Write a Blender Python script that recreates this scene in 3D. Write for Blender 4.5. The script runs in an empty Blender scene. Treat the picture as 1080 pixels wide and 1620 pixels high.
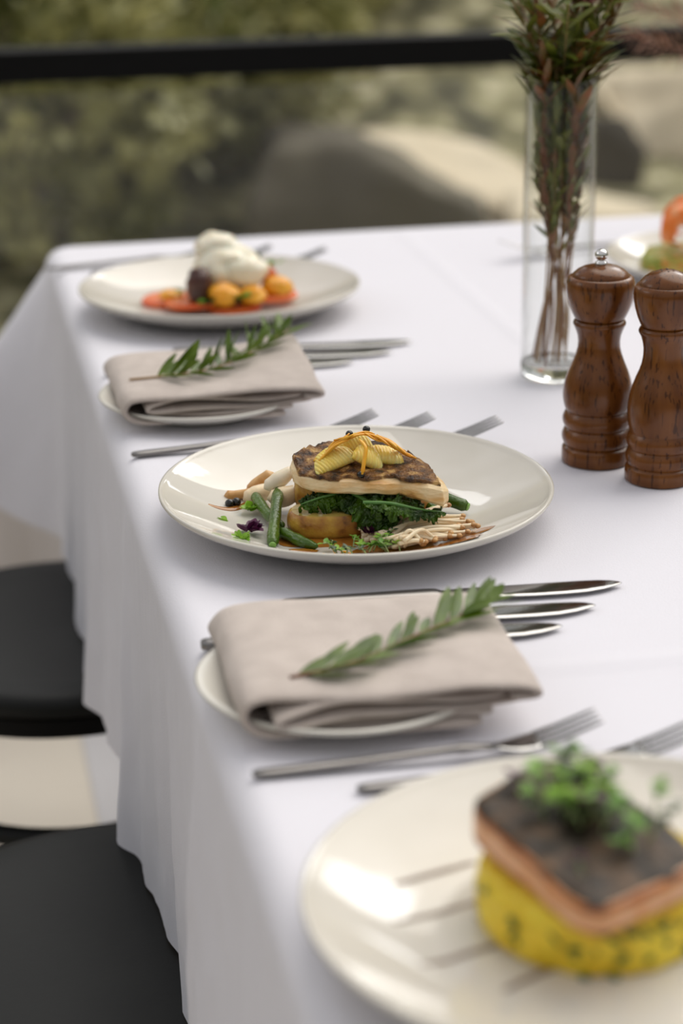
import bpy, math, random
from mathutils import Vector, Matrix, noise
R = random.Random(7)
PI = math.pi
S = bpy.context.scene
COL = S.collection
T = 0.75                                   # table top height

# ------------------------------------------------------------------ camera
cam_d = bpy.data.cameras.new('camera')
cam = bpy.data.objects.new('camera', cam_d)
COL.objects.link(cam)
S.camera = cam
Fw = Vector((0.18553079, 0.9270905, -0.3257016))
Rt = Vector((0.97962199, -0.20045685, -0.01256241))
Up = Vector((0.07693561, 0.31673373, 0.94538916))
M = Matrix((Rt, Up, -Fw)).transposed().to_4x4()
M.translation = Vector((0, 0, T + 0.49814))
cam.matrix_world = M
cam_d.sensor_fit = 'VERTICAL'
cam_d.sensor_height = 36.0
cam_d.sensor_width = 24.0
cam_d.lens = 36.0 * 3327.0 / 1620.0
cam_d.clip_start = 0.05
cam_d.clip_end = 200
cam_d.dof.use_dof = True
cam_d.dof.focus_distance = 1.475
cam_d.dof.aperture_fstop = 3.9
cam_d.dof.aperture_blades = 0

# ------------------------------------------------------------------ world and sun
S.view_settings.view_transform = 'Standard'
S.view_settings.look = 'None'
S.view_settings.gamma = 1.0
S.view_settings.use_curve_mapping = False
S.view_settings.exposure = -0.20
W = bpy.data.worlds.new('sky')
S.world = W
W.use_nodes = True
wn, wl = W.node_tree.nodes, W.node_tree.links
wn.clear()
out = wn.new('ShaderNodeOutputWorld')
bg = wn.new('ShaderNodeBackground')
tc = wn.new('ShaderNodeTexCoord')
sep = wn.new('ShaderNodeSeparateXYZ')
wl.new(tc.outputs['Generated'], sep.inputs[0])
elev = wn.new('ShaderNodeValToRGB')        # brightness by elevation
wl.new(sep.outputs['Z'], elev.inputs[0])
e = elev.color_ramp
e.elements[0].position = 0.0; e.elements[0].color = (0.20, 0.21, 0.17, 1)
e.elements[1].position = 1.0; e.elements[1].color = (0.98, 0.97, 1.02, 1)
for p, c in ((0.12, (0.32, 0.33, 0.29, 1)), (0.30, (0.68, 0.69, 0.69, 1)), (0.50, (0.96, 0.96, 1.0, 1))):
    k = e.elements.new(p); k.color = c
dot = wn.new('ShaderNodeVectorMath'); dot.operation = 'DOT_PRODUCT'
wl.new(tc.outputs['Generated'], dot.inputs[0])
dot.inputs[1].default_value = Vector((0.25, 0.80, 0.55)).normalized()
ramp2 = wn.new('ShaderNodeMapRange')       # brighter towards the open garden side
wl.new(dot.outputs['Value'], ramp2.inputs[0])
ramp2.inputs[1].default_value = -1.0; ramp2.inputs[2].default_value = 1.0
ramp2.inputs[3].default_value = 0.66; ramp2.inputs[4].default_value = 0.94
nz = wn.new('ShaderNodeTexNoise')          # clouds and tree gaps
wl.new(tc.outputs['Generated'], nz.inputs['Vector'])
nz.inputs['Scale'].default_value = 7.0; nz.inputs['Detail'].default_value = 3.0
nr = wn.new('ShaderNodeValToRGB')
wl.new(nz.outputs['Fac'], nr.inputs[0])
nr.color_ramp.elements[0].position = 0.40; nr.color_ramp.elements[0].color = (0.62, 0.63, 0.60, 1)
nr.color_ramp.elements[1].position = 0.62; nr.color_ramp.elements[1].color = (1.15, 1.15, 1.15, 1)
m1 = wn.new('ShaderNodeMix'); m1.data_type = 'RGBA'; m1.blend_type = 'MULTIPLY'; m1.inputs[0].default_value = 1.0
wl.new(elev.outputs[0], m1.inputs[6]); wl.new(nr.outputs[0], m1.inputs[7])
# bright sky patches added for plate and mill highlights and side light, (azimuth right of +Y, elevation, radius in degrees, brightness)
lastc = m1.outputs[2]
nz2 = wn.new('ShaderNodeTexNoise'); nz2.inputs['Scale'].default_value = 14.0; nz2.inputs['Detail'].default_value = 3.0
wl.new(tc.outputs['Generated'], nz2.inputs['Vector'])
for az, el, rad, br in ((36, 29, 6, 8.0), (27, 14, 4, 6.0), (-25, 22, 6, 2.5), (85, 30, 9, 3.0), (-75, 30, 12, 3.0), (6, 25, 4, 3.0)):
    az, el = math.radians(az), math.radians(el)
    d_ = wn.new('ShaderNodeVectorMath'); d_.operation = 'DOT_PRODUCT'
    wl.new(tc.outputs['Generated'], d_.inputs[0])
    d_.inputs[1].default_value = (math.sin(az) * math.cos(el), math.cos(az) * math.cos(el), math.sin(el))
    a_ = wn.new('ShaderNodeMath'); a_.operation = 'MULTIPLY_ADD'
    wd = 1 - math.cos(math.radians(rad))
    a_.inputs[1].default_value = wd * 2.4; wl.new(nz2.outputs['Fac'], a_.inputs[0]); wl.new(d_.outputs['Value'], a_.inputs[2])
    r_ = wn.new('ShaderNodeMapRange')
    wl.new(a_.outputs[0], r_.inputs[0])
    r_.inputs[1].default_value = 1 + wd * 0.15; r_.inputs[2].default_value = 1 + wd * 0.45
    r_.inputs[3].default_value = 0.0; r_.inputs[4].default_value = 1.0
    x_ = wn.new('ShaderNodeMix'); x_.data_type = 'RGBA'
    wl.new(r_.outputs[0], x_.inputs[0]); wl.new(lastc, x_.inputs[6]); x_.inputs[7].default_value = (br, br, br * 1.02, 1)
    lastc = x_.outputs[2]
wl.new(lastc, bg.inputs['Color'])

ms = wn.new('ShaderNodeMath'); ms.operation = 'MULTIPLY'; ms.inputs[1].default_value = 1.0
wl.new(ramp2.outputs[0], ms.inputs[0])
wl.new(ms.outputs[0], bg.inputs['Strength'])
wl.new(bg.outputs[0], out.inputs[0])

sun_d = bpy.data.lights.new('sun', 'SUN')
sun_d.energy = 2.7
sun_d.angle = math.radians(62)
sun_d.color = (1.0, 0.95, 0.86)
sun = bpy.data.objects.new('sun', sun_d)
COL.objects.link(sun)
sun.rotation_euler = Vector((-0.62, -0.50, -1.0)).to_track_quat('-Z', 'Y').to_euler()

# ------------------------------------------------------------------ helpers
def mat(name, c1, c2=None, scale=8.0, rough=0.5, bump=0.0, bscale=None, metal=0.0, spec=0.5, coat=0.0,
        sss=0.0, stretch=(1, 1, 1), detail=4.0, lo=0.35, hi=0.65, trans=0.0, third=None, sheen=0.0, ctx='Object'):
    m = bpy.data.materials.new(name)
    m.use_nodes = True
    n, l = m.node_tree.nodes, m.node_tree.links
    b = n['Principled BSDF']
    b.inputs['Roughness'].default_value = rough
    b.inputs['Metallic'].default_value = metal
    b.inputs['Specular IOR Level'].default_value = spec
    b.inputs['Coat Weight'].default_value = coat
    b.inputs['Coat Roughness'].default_value = 0.12
    b.inputs['Sheen Weight'].default_value = sheen
    if sss:
        b.inputs['Subsurface Weight'].default_value = sss
        b.inputs['Subsurface Radius'].default_value = (0.012, 0.006, 0.004)
        b.inputs['Subsurface Scale'].default_value = 0.4
    b.inputs['Base Color'].default_value = (*c1, 1)
    co = n.new('ShaderNodeTexCoord'); mp = n.new('ShaderNodeMapping')
    mp.inputs['Scale'].default_value = stretch
    l.new(co.outputs[ctx], mp.inputs[0])
    if c2 is not None:
        t = n.new('ShaderNodeTexNoise')
        t.inputs['Scale'].default_value = scale; t.inputs['Detail'].default_value = detail
        l.new(mp.outputs[0], t.inputs['Vector'])
        r = n.new('ShaderNodeValToRGB')
        r.color_ramp.elements[0].position = lo; r.color_ramp.elements[0].color = (*c1, 1)
        r.color_ramp.elements[1].position = hi; r.color_ramp.elements[1].color = (*c2, 1)
        if third is not None:
            k = r.color_ramp.elements.new(min(1.0, hi + 0.1)); k.color = (*third, 1)
        l.new(t.outputs['Fac'], r.inputs[0])
        l.new(r.outputs[0], b.inputs['Base Color'])
    if bump:
        t2 = n.new('ShaderNodeTexNoise')
        t2.inputs['Scale'].default_value = bscale or scale * 3; t2.inputs['Detail'].default_value = 3
        l.new(mp.outputs[0], t2.inputs['Vector'])
        bn = n.new('ShaderNodeBump'); bn.inputs['Strength'].default_value = bump
        bn.inputs['Distance'].default_value = 0.002
        l.new(t2.outputs['Fac'], bn.inputs['Height'])
        l.new(bn.outputs[0], b.inputs['Normal'])
    if trans:                               # light passing through a leaf
        tr = n.new('ShaderNodeBsdfTranslucent')
        src = b.inputs['Base Color']
        if src.links: l.new(src.links[0].from_socket, tr.inputs['Color'])
        else: tr.inputs['Color'].default_value = (*c1, 1)
        mx = n.new('ShaderNodeMixShader'); mx.inputs[0].default_value = trans
        l.new(b.outputs[0], mx.inputs[1]); l.new(tr.outputs[0], mx.inputs[2])
        l.new(mx.outputs[0], n['Material Output'].inputs['Surface'])
    return m

class MB:
    """collects verts and faces of one mesh"""
    def __init__(s): s.v = []; s.f = []
    def add(s, v, f):
        o = len(s.v); s.v += [tuple(x) for x in v]; s.f += [tuple(i + o for i in q) for q in f]
    def box(s, x0, x1, y0, y1, z0, z1):
        v = [(x, y, z) for z in (z0, z1) for y in (y0, y1) for x in (x0, x1)]
        s.add(v, [(0, 2, 3, 1), (4, 5, 7, 6), (0, 1, 5, 4), (2, 6, 7, 3), (0, 4, 6, 2), (1, 3, 7, 5)])
    def lathe(s, prof, n=64, c=(0, 0, 0), capb=True, capt=True, wob=None):
        v, f = [], []
        for r, z in prof:
            for i in range(n):
                a = 2 * PI * i / n
                k = wob(a, z) if wob else 1.0
                v.append((c[0] + r * k * math.cos(a), c[1] + r * k * math.sin(a), c[2] + z))
        for j in range(len(prof) - 1):
            for i in range(n):
                f.append((j * n + i, j * n + (i + 1) % n, (j + 1) * n + (i + 1) % n, (j + 1) * n + i))
        if capb: f.append(tuple(reversed(range(n))))
        if capt: f.append(tuple((len(prof) - 1) * n + i for i in range(n)))
        s.add(v, f)
    def tube(s, pts, rad, n=10, sy=1.0, cap=True):
        pts = [Vector(p) for p in pts]
        if not hasattr(rad, '__len__'): rad = [rad] * len(pts)
        v, f = [], []
        t0 = (pts[1] - pts[0]).normalized()
        up = Vector((0, 0, 1)) if abs(t0.z) < 0.9 else Vector((1, 0, 0))
        side = t0.cross(up).normalized()
        for j, p in enumerate(pts):
            t = (pts[min(j + 1, len(pts) - 1)] - pts[max(j - 1, 0)]).normalized()
            side = (side - t * side.dot(t)).normalized()
            nn = side.cross(t)
            for i in range(n):
                a = 2 * PI * i / n
                v.append(p + side * (rad[j] * math.cos(a)) + nn * (rad[j] * sy * math.sin(a)))
        for j in range(len(pts) - 1):
            for i in range(n):
                f.append((j * n + i, j * n + (i + 1) % n, (j + 1) * n + (i + 1) % n, (j + 1) * n + i))
        if cap:
            f.append(tuple(reversed(range(n)))); f.append(tuple((len(pts) - 1) * n + i for i in range(n)))
        s.add(v, f)
    def grid(s, fn, nu, nv, closed_u=False):
        v = [fn(i / (nu if closed_u else nu - 1), j / (nv - 1)) for j in range(nv) for i in range(nu)]
        f = []
        for j in range(nv - 1):
            for i in range(nu if closed_u else nu - 1):
                i2 = (i + 1) % nu
                f.append((j * nu + i, j * nu + i2, (j + 1) * nu + i2, (j + 1) * nu + i))
        s.add(v, f)
    def leaf(s, base, d, n, L, w, bend=0.0, fold=0.25, k=5):
        """a narrow pointed leaf along d, face towards n, drooping by bend"""
        d = Vector(d).normalized(); n = Vector(n)
        sd = d.cross(n)
        if sd.length < 1e-5: sd = d.cross(Vector((0.3, 0.5, 0.8)))
        sd.normalize(); n = sd.cross(d).normalized()
        v, f = [], []
        for j in range(k + 1):
            t = j / k
            c = Vector(base) + d * (L * t) + n * (bend * L * t * t)
            ww = w * 0.5 * (math.sin(PI * min(1, t * 0.93 + 0.05)) ** 0.8) + w * 0.02
            v += [c - sd * ww + n * (fold * ww), c, c + sd * ww + n * (fold * ww)]
        for j in range(k):
            a = j * 3
            f += [(a, a + 1, a + 4, a + 3), (a + 1, a + 2, a + 5, a + 4)]
        s.add(v, f)
    def blob(s, c, r, amp=0.15, freq=1.5, seed=0, nu=28, nv=18, flat=None, power=1.0):
        """a lumpy ellipsoid"""
        c = Vector(c); off = Vector((seed * 7.3, seed * 3.1, seed * 5.7))
        def fn(u, w):
            a = 2 * PI * u; b = PI * (w - 0.5)
            cx = math.cos(b)
            d = Vector((cx * math.cos(a), cx * math.sin(a), math.sin(b)))
            if power != 1.0:
                d = Vector([math.copysign(abs(q) ** power, q) for q in d])
            k = 1 + amp * noise.fractal(d * freq + off, 1.0, 2.0, 3)
            p = Vector((d.x * r[0], d.y * r[1], d.z * r[2])) * k
            if flat is not None: p.z = max(p.z, flat)
            return c + p
        s.grid(fn, nu, nv, closed_u=True)
    def xform(s, mtx):
        s.v = [tuple(mtx @ Vector(p)) for p in s.v]; return s
    def build(s, name, m, parent=None, loc=None, smooth=True, autosharp=None, bevel=0.0, sub=0):
        me = bpy.data.meshes.new(name)
        me.from_pydata(s.v, [], s.f)
        me.validate(); me.update()
        if smooth:
            me.polygons.foreach_set('use_smooth', [True] * len(me.polygons))
        ob = bpy.data.objects.new(name, me)
        COL.objects.link(ob)
        if m is not None: me.materials.append(m)
        if smooth and autosharp: me.set_sharp_from_angle(angle=math.radians(autosharp))
        if bevel:
            b = ob.modifiers.new('bevel', 'BEVEL'); b.width = bevel; b.segments = 3; b.limit_method = 'ANGLE'
        if sub:
            q = ob.modifiers.new('sub', 'SUBSURF'); q.levels = sub; q.render_levels = sub
        if parent is not None: ob.parent = parent
        if loc is not None: ob.location = loc
        return ob

def tag(o, label, cat, group=None):
    o['label'] = label; o['category'] = cat
    if group: o['group'] = group
    return o
def thing(name, label, cat, loc=(0, 0, 0), rz=0.0, group=None):
    o = bpy.data.objects.new(name, None); COL.objects.link(o)
    o.empty_display_size = 0.02
    o.location = loc; o.rotation_euler = (0, 0, rz)
    return tag(o, label, cat, group)
def struct(o): o['kind'] = 'structure'; return o
def stuff(o): o['kind'] = 'stuff'; return o
def copy_tree(o, parent=None):
    c = o.copy(); COL.objects.link(c)
    if parent is not None: c.parent = parent
    for ch in list(o.children): copy_tree(ch, c)
    return c
def smooth_path(pts, k=6):
    """Catmull-Rom through the points"""
    P = [Vector(p) for p in pts]; P = [P[0] * 2 - P[1]] + P + [P[-1] * 2 - P[-2]]
    o = []
    for i in range(1, len(P) - 2):
        a, b, c, d = P[i - 1:i + 3]
        for j in range(k):
            t = j / k
            o.append(0.5 * ((2 * b) + (c - a) * t + (2 * a - 5 * b + 4 * c - d) * t * t + (3 * b - a - 3 * c + d) * t ** 3))
    o.append(P[-2]); return o
def interp(x, xs, ys):
    if x <= xs[0]: return ys[0]
    for i in range(len(xs) - 1):
        if x <= xs[i + 1]:
            t = (x - xs[i]) / (xs[i + 1] - xs[i]); return ys[i] + (ys[i + 1] - ys[i]) * t
    return ys[-1]

# ------------------------------------------------------------------ materials
CLOTH = mat('white_cotton', (0.73, 0.715, 0.765), rough=0.9, bump=0.25, bscale=900, sheen=0.15, spec=0.2)
CREAM = mat('cream_glaze', (0.62, 0.585, 0.52), (0.645, 0.61, 0.545), scale=20, rough=0.045, spec=0.5)
GREYGLAZE = mat('pale_grey_glaze', (0.70, 0.67, 0.60), (0.73, 0.70, 0.63), scale=20, rough=0.16, spec=0.5)
LINEN = mat('taupe_linen', (0.51, 0.44, 0.395), (0.58, 0.505, 0.455), scale=60, rough=0.95, bump=0.5, bscale=700, sheen=0.2, spec=0.15)
STEEL = mat('brushed_steel', (0.40, 0.39, 0.385), (0.46, 0.45, 0.44), scale=30, rough=0.13, metal=1.0, stretch=(0.2, 3, 3))
DARKSTEEL = mat('worn_steel', (0.21, 0.20, 0.195), (0.27, 0.255, 0.245), scale=40, rough=0.28, metal=1.0, stretch=(0.2, 3, 3))
CHROME = mat('chrome', (0.72, 0.70, 0.68), rough=0.12, metal=1.0)
BLACKWOOD = mat('black_lacquer', (0.006, 0.0065, 0.006), (0.009, 0.0095, 0.0085), scale=12, rough=0.45, spec=0.22, bump=0.05, bscale=120)
BLACKPAINT = mat('black_powder_coat', (0.004, 0.004, 0.004), rough=0.5, spec=0.12)
FLOOR = mat('pale_stone_tile', (0.50, 0.45, 0.385), (0.55, 0.50, 0.43), scale=3, rough=0.6)
GREYSTRIP = mat('grey_floor_strip', (0.40, 0.39, 0.405), (0.45, 0.44, 0.455), scale=3, rough=0.6)
WHITEWALL = mat('white_render', (0.72, 0.68, 0.66), (0.50, 0.45, 0.41), scale=5, rough=0.8, stretch=(1, 1, 0.15), lo=0.45, hi=0.75)
TABLEWOOD = mat('table_wood', (0.35, 0.22, 0.12), (0.25, 0.15, 0.08), scale=5, rough=0.5, stretch=(1, 6, 6))

def wood_material():
    m = mat('turned_walnut', (0.20, 0.070, 0.014), (0.085, 0.025, 0.005), scale=9, rough=0.22, coat=0.0, spec=0.34,
            stretch=(6, 6, 1.2), detail=6, lo=0.3, hi=0.7)
    n, l = m.node_tree.nodes, m.node_tree.links
    b = n['Principled BSDF']
    src = b.inputs['Base Color'].links[0].from_socket
    mp = [x for x in n if x.type == 'MAPPING'][0]
    mp2 = n.new('ShaderNodeMapping'); mp2.inputs['Scale'].default_value = (420, 420, 40)
    co = [x for x in n if x.type == 'TEX_COORD'][0]
    l.new(co.outputs['Object'], mp2.inputs[0])
    t = n.new('ShaderNodeTexNoise'); t.inputs['Scale'].default_value = 1.0; t.inputs['Detail'].default_value = 2
    l.new(mp2.outputs[0], t.inputs['Vector'])
    r = n.new('ShaderNodeValToRGB')
    r.color_ramp.elements[0].position = 0.34; r.color_ramp.elements[0].color = (0.25, 0.2, 0.18, 1)
    r.color_ramp.elements[1].position = 0.42; r.color_ramp.elements[1].color = (1, 1, 1, 1)
    l.new(t.outputs['Fac'], r.inputs[0])
    x = n.new('ShaderNodeMix'); x.data_type = 'RGBA'; x.blend_type = 'MULTIPLY'; x.inputs[0].default_value = 0.8
    l.new(src, x.inputs[6]); l.new(r.outputs[0], x.inputs[7]); l.new(x.outputs[2], b.inputs['Base Color'])
    return m
WOOD = wood_material()

def glass_pane_material(name, tint, haze):
    m = bpy.data.materials.new(name); m.use_nodes = True
    n, l = m.node_tree.nodes, m.node_tree.links
    n.clear()
    o = n.new('ShaderNodeOutputMaterial')
    tr = n.new('ShaderNodeBsdfTransparent'); tr.inputs[0].default_value = (*tint, 1)
    gl = n.new('ShaderNodeBsdfGlossy'); gl.inputs['Roughness'].default_value = 0.02
    lw = n.new('ShaderNodeLayerWeight'); pw = n.new('ShaderNodeMath'); pw.operation = 'POWER'; pw.inputs[1].default_value = 3.0
    fr = n.new('ShaderNodeMapRange'); fr.inputs[3].default_value = 0.02; fr.inputs[4].default_value = 0.8
    l.new(lw.outputs['Facing'], pw.inputs[0]); l.new(pw.outputs[0], fr.inputs[0])
    df = n.new('ShaderNodeBsdfDiffuse'); df.inputs[0].default_value = (0.7, 0.7, 0.66, 1)
    a = n.new('ShaderNodeMixShader'); l.new(fr.outputs[0], a.inputs[0]); l.new(tr.outputs[0], a.inputs[1]); l.new(gl.outputs[0], a.inputs[2])
    b = n.new('ShaderNodeMixShader'); b.inputs[0].default_value = haze
    l.new(a.outputs[0], b.inputs[1]); l.new(df.outputs[0], b.inputs[2])
    l.new(b.outputs[0], o.inputs[0])
    return m
PANE = glass_pane_material('dusty_pane_glass', (0.98, 0.985, 0.975), 0.010)
VASEGLASS = glass_pane_material('thin_vase_glass', (0.985, 0.99, 0.985), 0.002)
GLASS = bpy.data.materials.new('clear_vase_glass'); GLASS.use_nodes = True
_b = GLASS.node_tree.nodes['Principled BSDF']
_b.inputs['Transmission Weight'].default_value = 1.0; _b.inputs['Roughness'].default_value = 0.0
_b.inputs['IOR'].default_value = 1.45; _b.inputs['Base Color'].default_value = (0.99, 1, 0.99, 1)

# food
FLESH = mat('white_fish_flesh', (0.80, 0.61, 0.35), (0.68, 0.38, 0.12), scale=75, rough=0.38, sss=0.1, bump=0.5, bscale=220, stretch=(0.4, 1, 1.6), lo=0.44, hi=0.64, third=(0.33, 0.12, 0.03), detail=6)
SKIN = mat('crisp_fish_skin', (0.026, 0.010, 0.004), (0.20, 0.085, 0.020), scale=110, rough=0.33, bump=1.0, bscale=520, lo=0.38, hi=0.56, third=(0.46, 0.27, 0.09), detail=10, spec=0.25)
POTATO = mat('roast_potato', (0.56, 0.33, 0.045), (0.36, 0.15, 0.022), scale=70, rough=0.33, bump=0.35, bscale=220, lo=0.40, hi=0.60, sss=0.1, third=(0.13, 0.045, 0.010))
POTATOCUT = mat('potato_cut_face', (0.60, 0.43, 0.10), (0.24, 0.09, 0.018), scale=60, rough=0.3, bump=0.2, bscale=200, lo=0.5, hi=0.78)
KALE = mat('wilted_kale', (0.012, 0.038, 0.001), (0.065, 0.145, 0.005), scale=70, rough=0.22, bump=0.8, bscale=420, trans=0.12, spec=0.4)
KALERIB = mat('kale_rib', (0.10, 0.24, 0.05), rough=0.3)
BEAN = mat('green_bean_skin', (0.036, 0.085, 0.004), (0.075, 0.140, 0.010), scale=60, rough=0.22, bump=0.5, bscale=250, spec=0.4, sss=0.05)
BEANCUT = mat('bean_cut_end', (0.20, 0.38, 0.07), rough=0.4)
PALE = mat('pale_root', (0.74, 0.58, 0.36), (0.80, 0.67, 0.47), scale=50, rough=0.38, bump=0.2, bscale=160, sss=0.15)
PALEWHITE = mat('creamy_white_root', (0.80, 0.72, 0.56), (0.74, 0.60, 0.38), scale=60, rough=0.38, bump=0.2, bscale=160, sss=0.15, lo=0.45, hi=0.8)
BROWNROOT = mat('browned_root', (0.50, 0.24, 0.06), (0.70, 0.45, 0.20), scale=70, rough=0.35, bump=0.25, bscale=160)
ENOKI = mat('enoki_cream', (0.84, 0.69, 0.47), (0.62, 0.40, 0.18), scale=90, rough=0.35, lo=0.55, hi=0.85, sss=0.1)
ENOKICAP = mat('enoki_cap_brown', (0.62, 0.36, 0.13), (0.35, 0.15, 0.04), scale=150, rough=0.35)
CITRUS = mat('citrus_flesh', (0.84, 0.57, 0.06), (0.88, 0.74, 0.26), scale=24, rough=0.16, bump=0.3, bscale=260, stretch=(6, 1, 1), sss=0.4, spec=0.5)
ZEST = mat('candied_zest', (0.84, 0.42, 0.02), (0.74, 0.29, 0.012), scale=90, rough=0.22, sss=0.2)
CAPER = mat('black_berry_skin', (0.008, 0.007, 0.006), rough=0.22, spec=0.6)
SAUCE = mat('amber_sauce', (0.40, 0.17, 0.025), (0.26, 0.09, 0.015), scale=60, rough=0.12, spec=0.6)
BALSAMIC = mat('brown_glaze_streak', (0.20, 0.135, 0.10), (0.42, 0.34, 0.27), scale=90, rough=0.4, lo=0.35, hi=0.8)
PURPLE = mat('purple_leaf', (0.055, 0.006, 0.035), (0.10, 0.014, 0.06), scale=90, rough=0.4, trans=0.15)
LETTUCE = mat('bright_frilly_leaf', (0.30, 0.52, 0.04), (0.20, 0.40, 0.03), scale=90, rough=0.4, trans=0.25)
MICRO = mat('micro_herb_leaf', (0.12, 0.30, 0.03), (0.24, 0.44, 0.06), scale=120, rough=0.4, trans=0.25)
MICROSTEM = mat('micro_herb_stem', (0.40, 0.50, 0.20), rough=0.4, trans=0.2)
DARKMICRO = mat('dark_herb_leaf', (0.02, 0.05, 0.012), (0.04, 0.09, 0.02), scale=90, rough=0.4)
MASH = mat('saffron_mash', (0.74, 0.49, 0.010), (0.84, 0.65, 0.045), scale=50, rough=0.5, bump=0.8, bscale=150, sss=0.15)
HERBFLECK = mat('chopped_herb', (0.08, 0.14, 0.012), (0.04, 0.09, 0.01), scale=90, rough=0.5)
SALMON = mat('seared_salmon', (0.72, 0.32, 0.13), (0.80, 0.47, 0.28), scale=40, rough=0.4, bump=0.3, bscale=150, stretch=(1.5, 1.5, 0.4), sss=0.15)
SEARED = mat('seared_salmon_edge', (0.50, 0.16, 0.025), (0.34, 0.09, 0.015), scale=70, rough=0.35, bump=0.3, bscale=200)
SALMONSKIN = mat('dark_salmon_skin', (0.014, 0.009, 0.005), (0.085, 0.045, 0.020), scale=60, rough=0.42, bump=0.6, bscale=250, lo=0.4, hi=0.66, spec=0.25, third=(0.22, 0.12, 0.06))
TOMATO = mat('tomato_red', (0.70, 0.10, 0.015), (0.80, 0.19, 0.03), scale=50, rough=0.25, sss=0.15)
TOMATOFLESH = mat('tomato_seed_pulp', (0.80, 0.26, 0.05), (0.74, 0.15, 0.02), scale=120, rough=0.25, sss=0.2)
ORANGETOM = mat('orange_tomato', (0.82, 0.33, 0.012), (0.85, 0.42, 0.03), scale=50, rough=0.25, sss=0.2)
BURRATA = mat('burrata_cheese', (0.84, 0.76, 0.57), (0.87, 0.81, 0.66), scale=60, rough=0.32, bump=0.15, bscale=90, sss=0.3)
DARKFIG = mat('dark_purple_fruit', (0.045, 0.014, 0.010), (0.09, 0.025, 0.015), scale=70, rough=0.35)
SALSA = mat('avocado_salsa', (0.27, 0.30, 0.03), (0.50, 0.42, 0.10), scale=75, rough=0.4, bump=0.8, bscale=150, lo=0.46, hi=0.54, third=(0.66, 0.20, 0.02))
PRAWN = mat('cooked_prawn', (0.82, 0.20, 0.025), (0.85, 0.52, 0.28), scale=60, rough=0.3, lo=0.5, hi=0.75, sss=0.2)
LEAFGREEN = mat('sprig_leaf', (0.065, 0.120, 0.006), (0.13, 0.205, 0.016), scale=60, rough=0.4, trans=0.25)
VASELEAF = mat('vase_leaf_green', (0.075, 0.105, 0.008), (0.19, 0.20, 0.03), scale=30, rough=0.4, trans=0.2, third=(0.17, 0.075, 0.02))
VASELEAFRED = mat('vase_leaf_bronze', (0.12, 0.09, 0.015), (0.24, 0.075, 0.02), scale=30, rough=0.4, trans=0.2)
STEM = mat('reddish_stem', (0.22, 0.075, 0.025), (0.14, 0.05, 0.02), scale=60, rough=0.5)
STEMTAN = mat('tan_stem', (0.36, 0.22, 0.10), rough=0.5)
PINKLEAF = mat('dusty_pink_needle', (0.36, 0.17, 0.12), (0.28, 0.15, 0.08), scale=30, rough=0.5, trans=0.2)
PETAL = mat('mauve_petal', (0.34, 0.13, 0.12), (0.46, 0.22, 0.19), scale=60, rough=0.5, trans=0.2)

# ------------------------------------------------------------------ setting: floor, kerb, garden bank
fl = MB()
for i in range(-8, 12):
    for j in range(-6, 6):
        x0, y0 = i * 0.6 - 0.31, j * 0.6 - 0.22
        if y0 + 0.6 > 3.1: continue
        fl.box(x0, x0 + 0.597, y0, y0 + 0.597, -0.02, 0.0)
fl.box(-5.2, 7.0, -3.9, 3.05, -0.06, -0.003)
struct(fl.build('floor', FLOOR, smooth=False))
fs = MB(); fs.box(0.165, 0.76, 0.4, 2.9, 0.0002, 0.002)  # flat grey strip laid on the floor under the table
struct(fs.build('floor_strip', GREYSTRIP, smooth=False))
kb = MB(); kb.box(-5.2, 7.0, 3.0, 3.2, -0.6, 0.29)
struct(kb.build('trim_1', WHITEWALL, smooth=False, bevel=0.006))

def ground_z(x, y):
    z = -0.22
    if y > 6.4:
        t = y - 6.4
        z += 0.36 * t + 0.02 * t * t * (1 if t < 6 else 6 / t)
    return z
GROUND = mat('leaf_litter_ground', (0.07, 0.065, 0.03), (0.36, 0.33, 0.18), scale=7.0, rough=0.9, bump=1.0, bscale=14, detail=3, lo=0.40, hi=0.58, third=(0.72, 0.66, 0.46))
g = MB()
g.grid(lambda u, v: (-14 + 32 * u, 3.2 + 20 * v, ground_z(-14 + 32 * u, 3.2 + 20 * v) + 0.12 * noise.noise(Vector((u * 22, v * 16, 0)))), 120, 90)
o = struct(g.build('garden_ground', GROUND))

# ------------------------------------------------------------------ balustrade
bal = thing('glass_balustrade', 'low glass balustrade with a flat black top rail behind the table', 'railing', (0, 3.1, 0.29))
RZ = T + 0.126
b = MB(); b.box(-5.1, 6.9, -0.03, 0.03, RZ - 0.0235 - 0.29, RZ + 0.0235 - 0.29)
b.build('top_rail', BLACKPAINT, bal, smooth=False, bevel=0.004)
for x0, x1 in ((-5.1, -2.12), (-2.1, -0.42), (-0.4, 1.98), (2.0, 4.38), (4.4, 6.9)):
    b = MB(); b.box(x0, x1, -0.006, 0.006, 0.001, T + 0.084 - 0.29)
    b.build('glass_pane', PANE, bal, smooth=False)
for x in (-5.0, -2.11, -0.41, 1.99, 4.39, 6.8):
    b = MB(); b.box(x - 0.02, x + 0.02, 0.012, 0.03, 0.0, RZ - 0.29 - 0.02)
    b.build('post', BLACKPAINT, bal, smooth=False)

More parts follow.
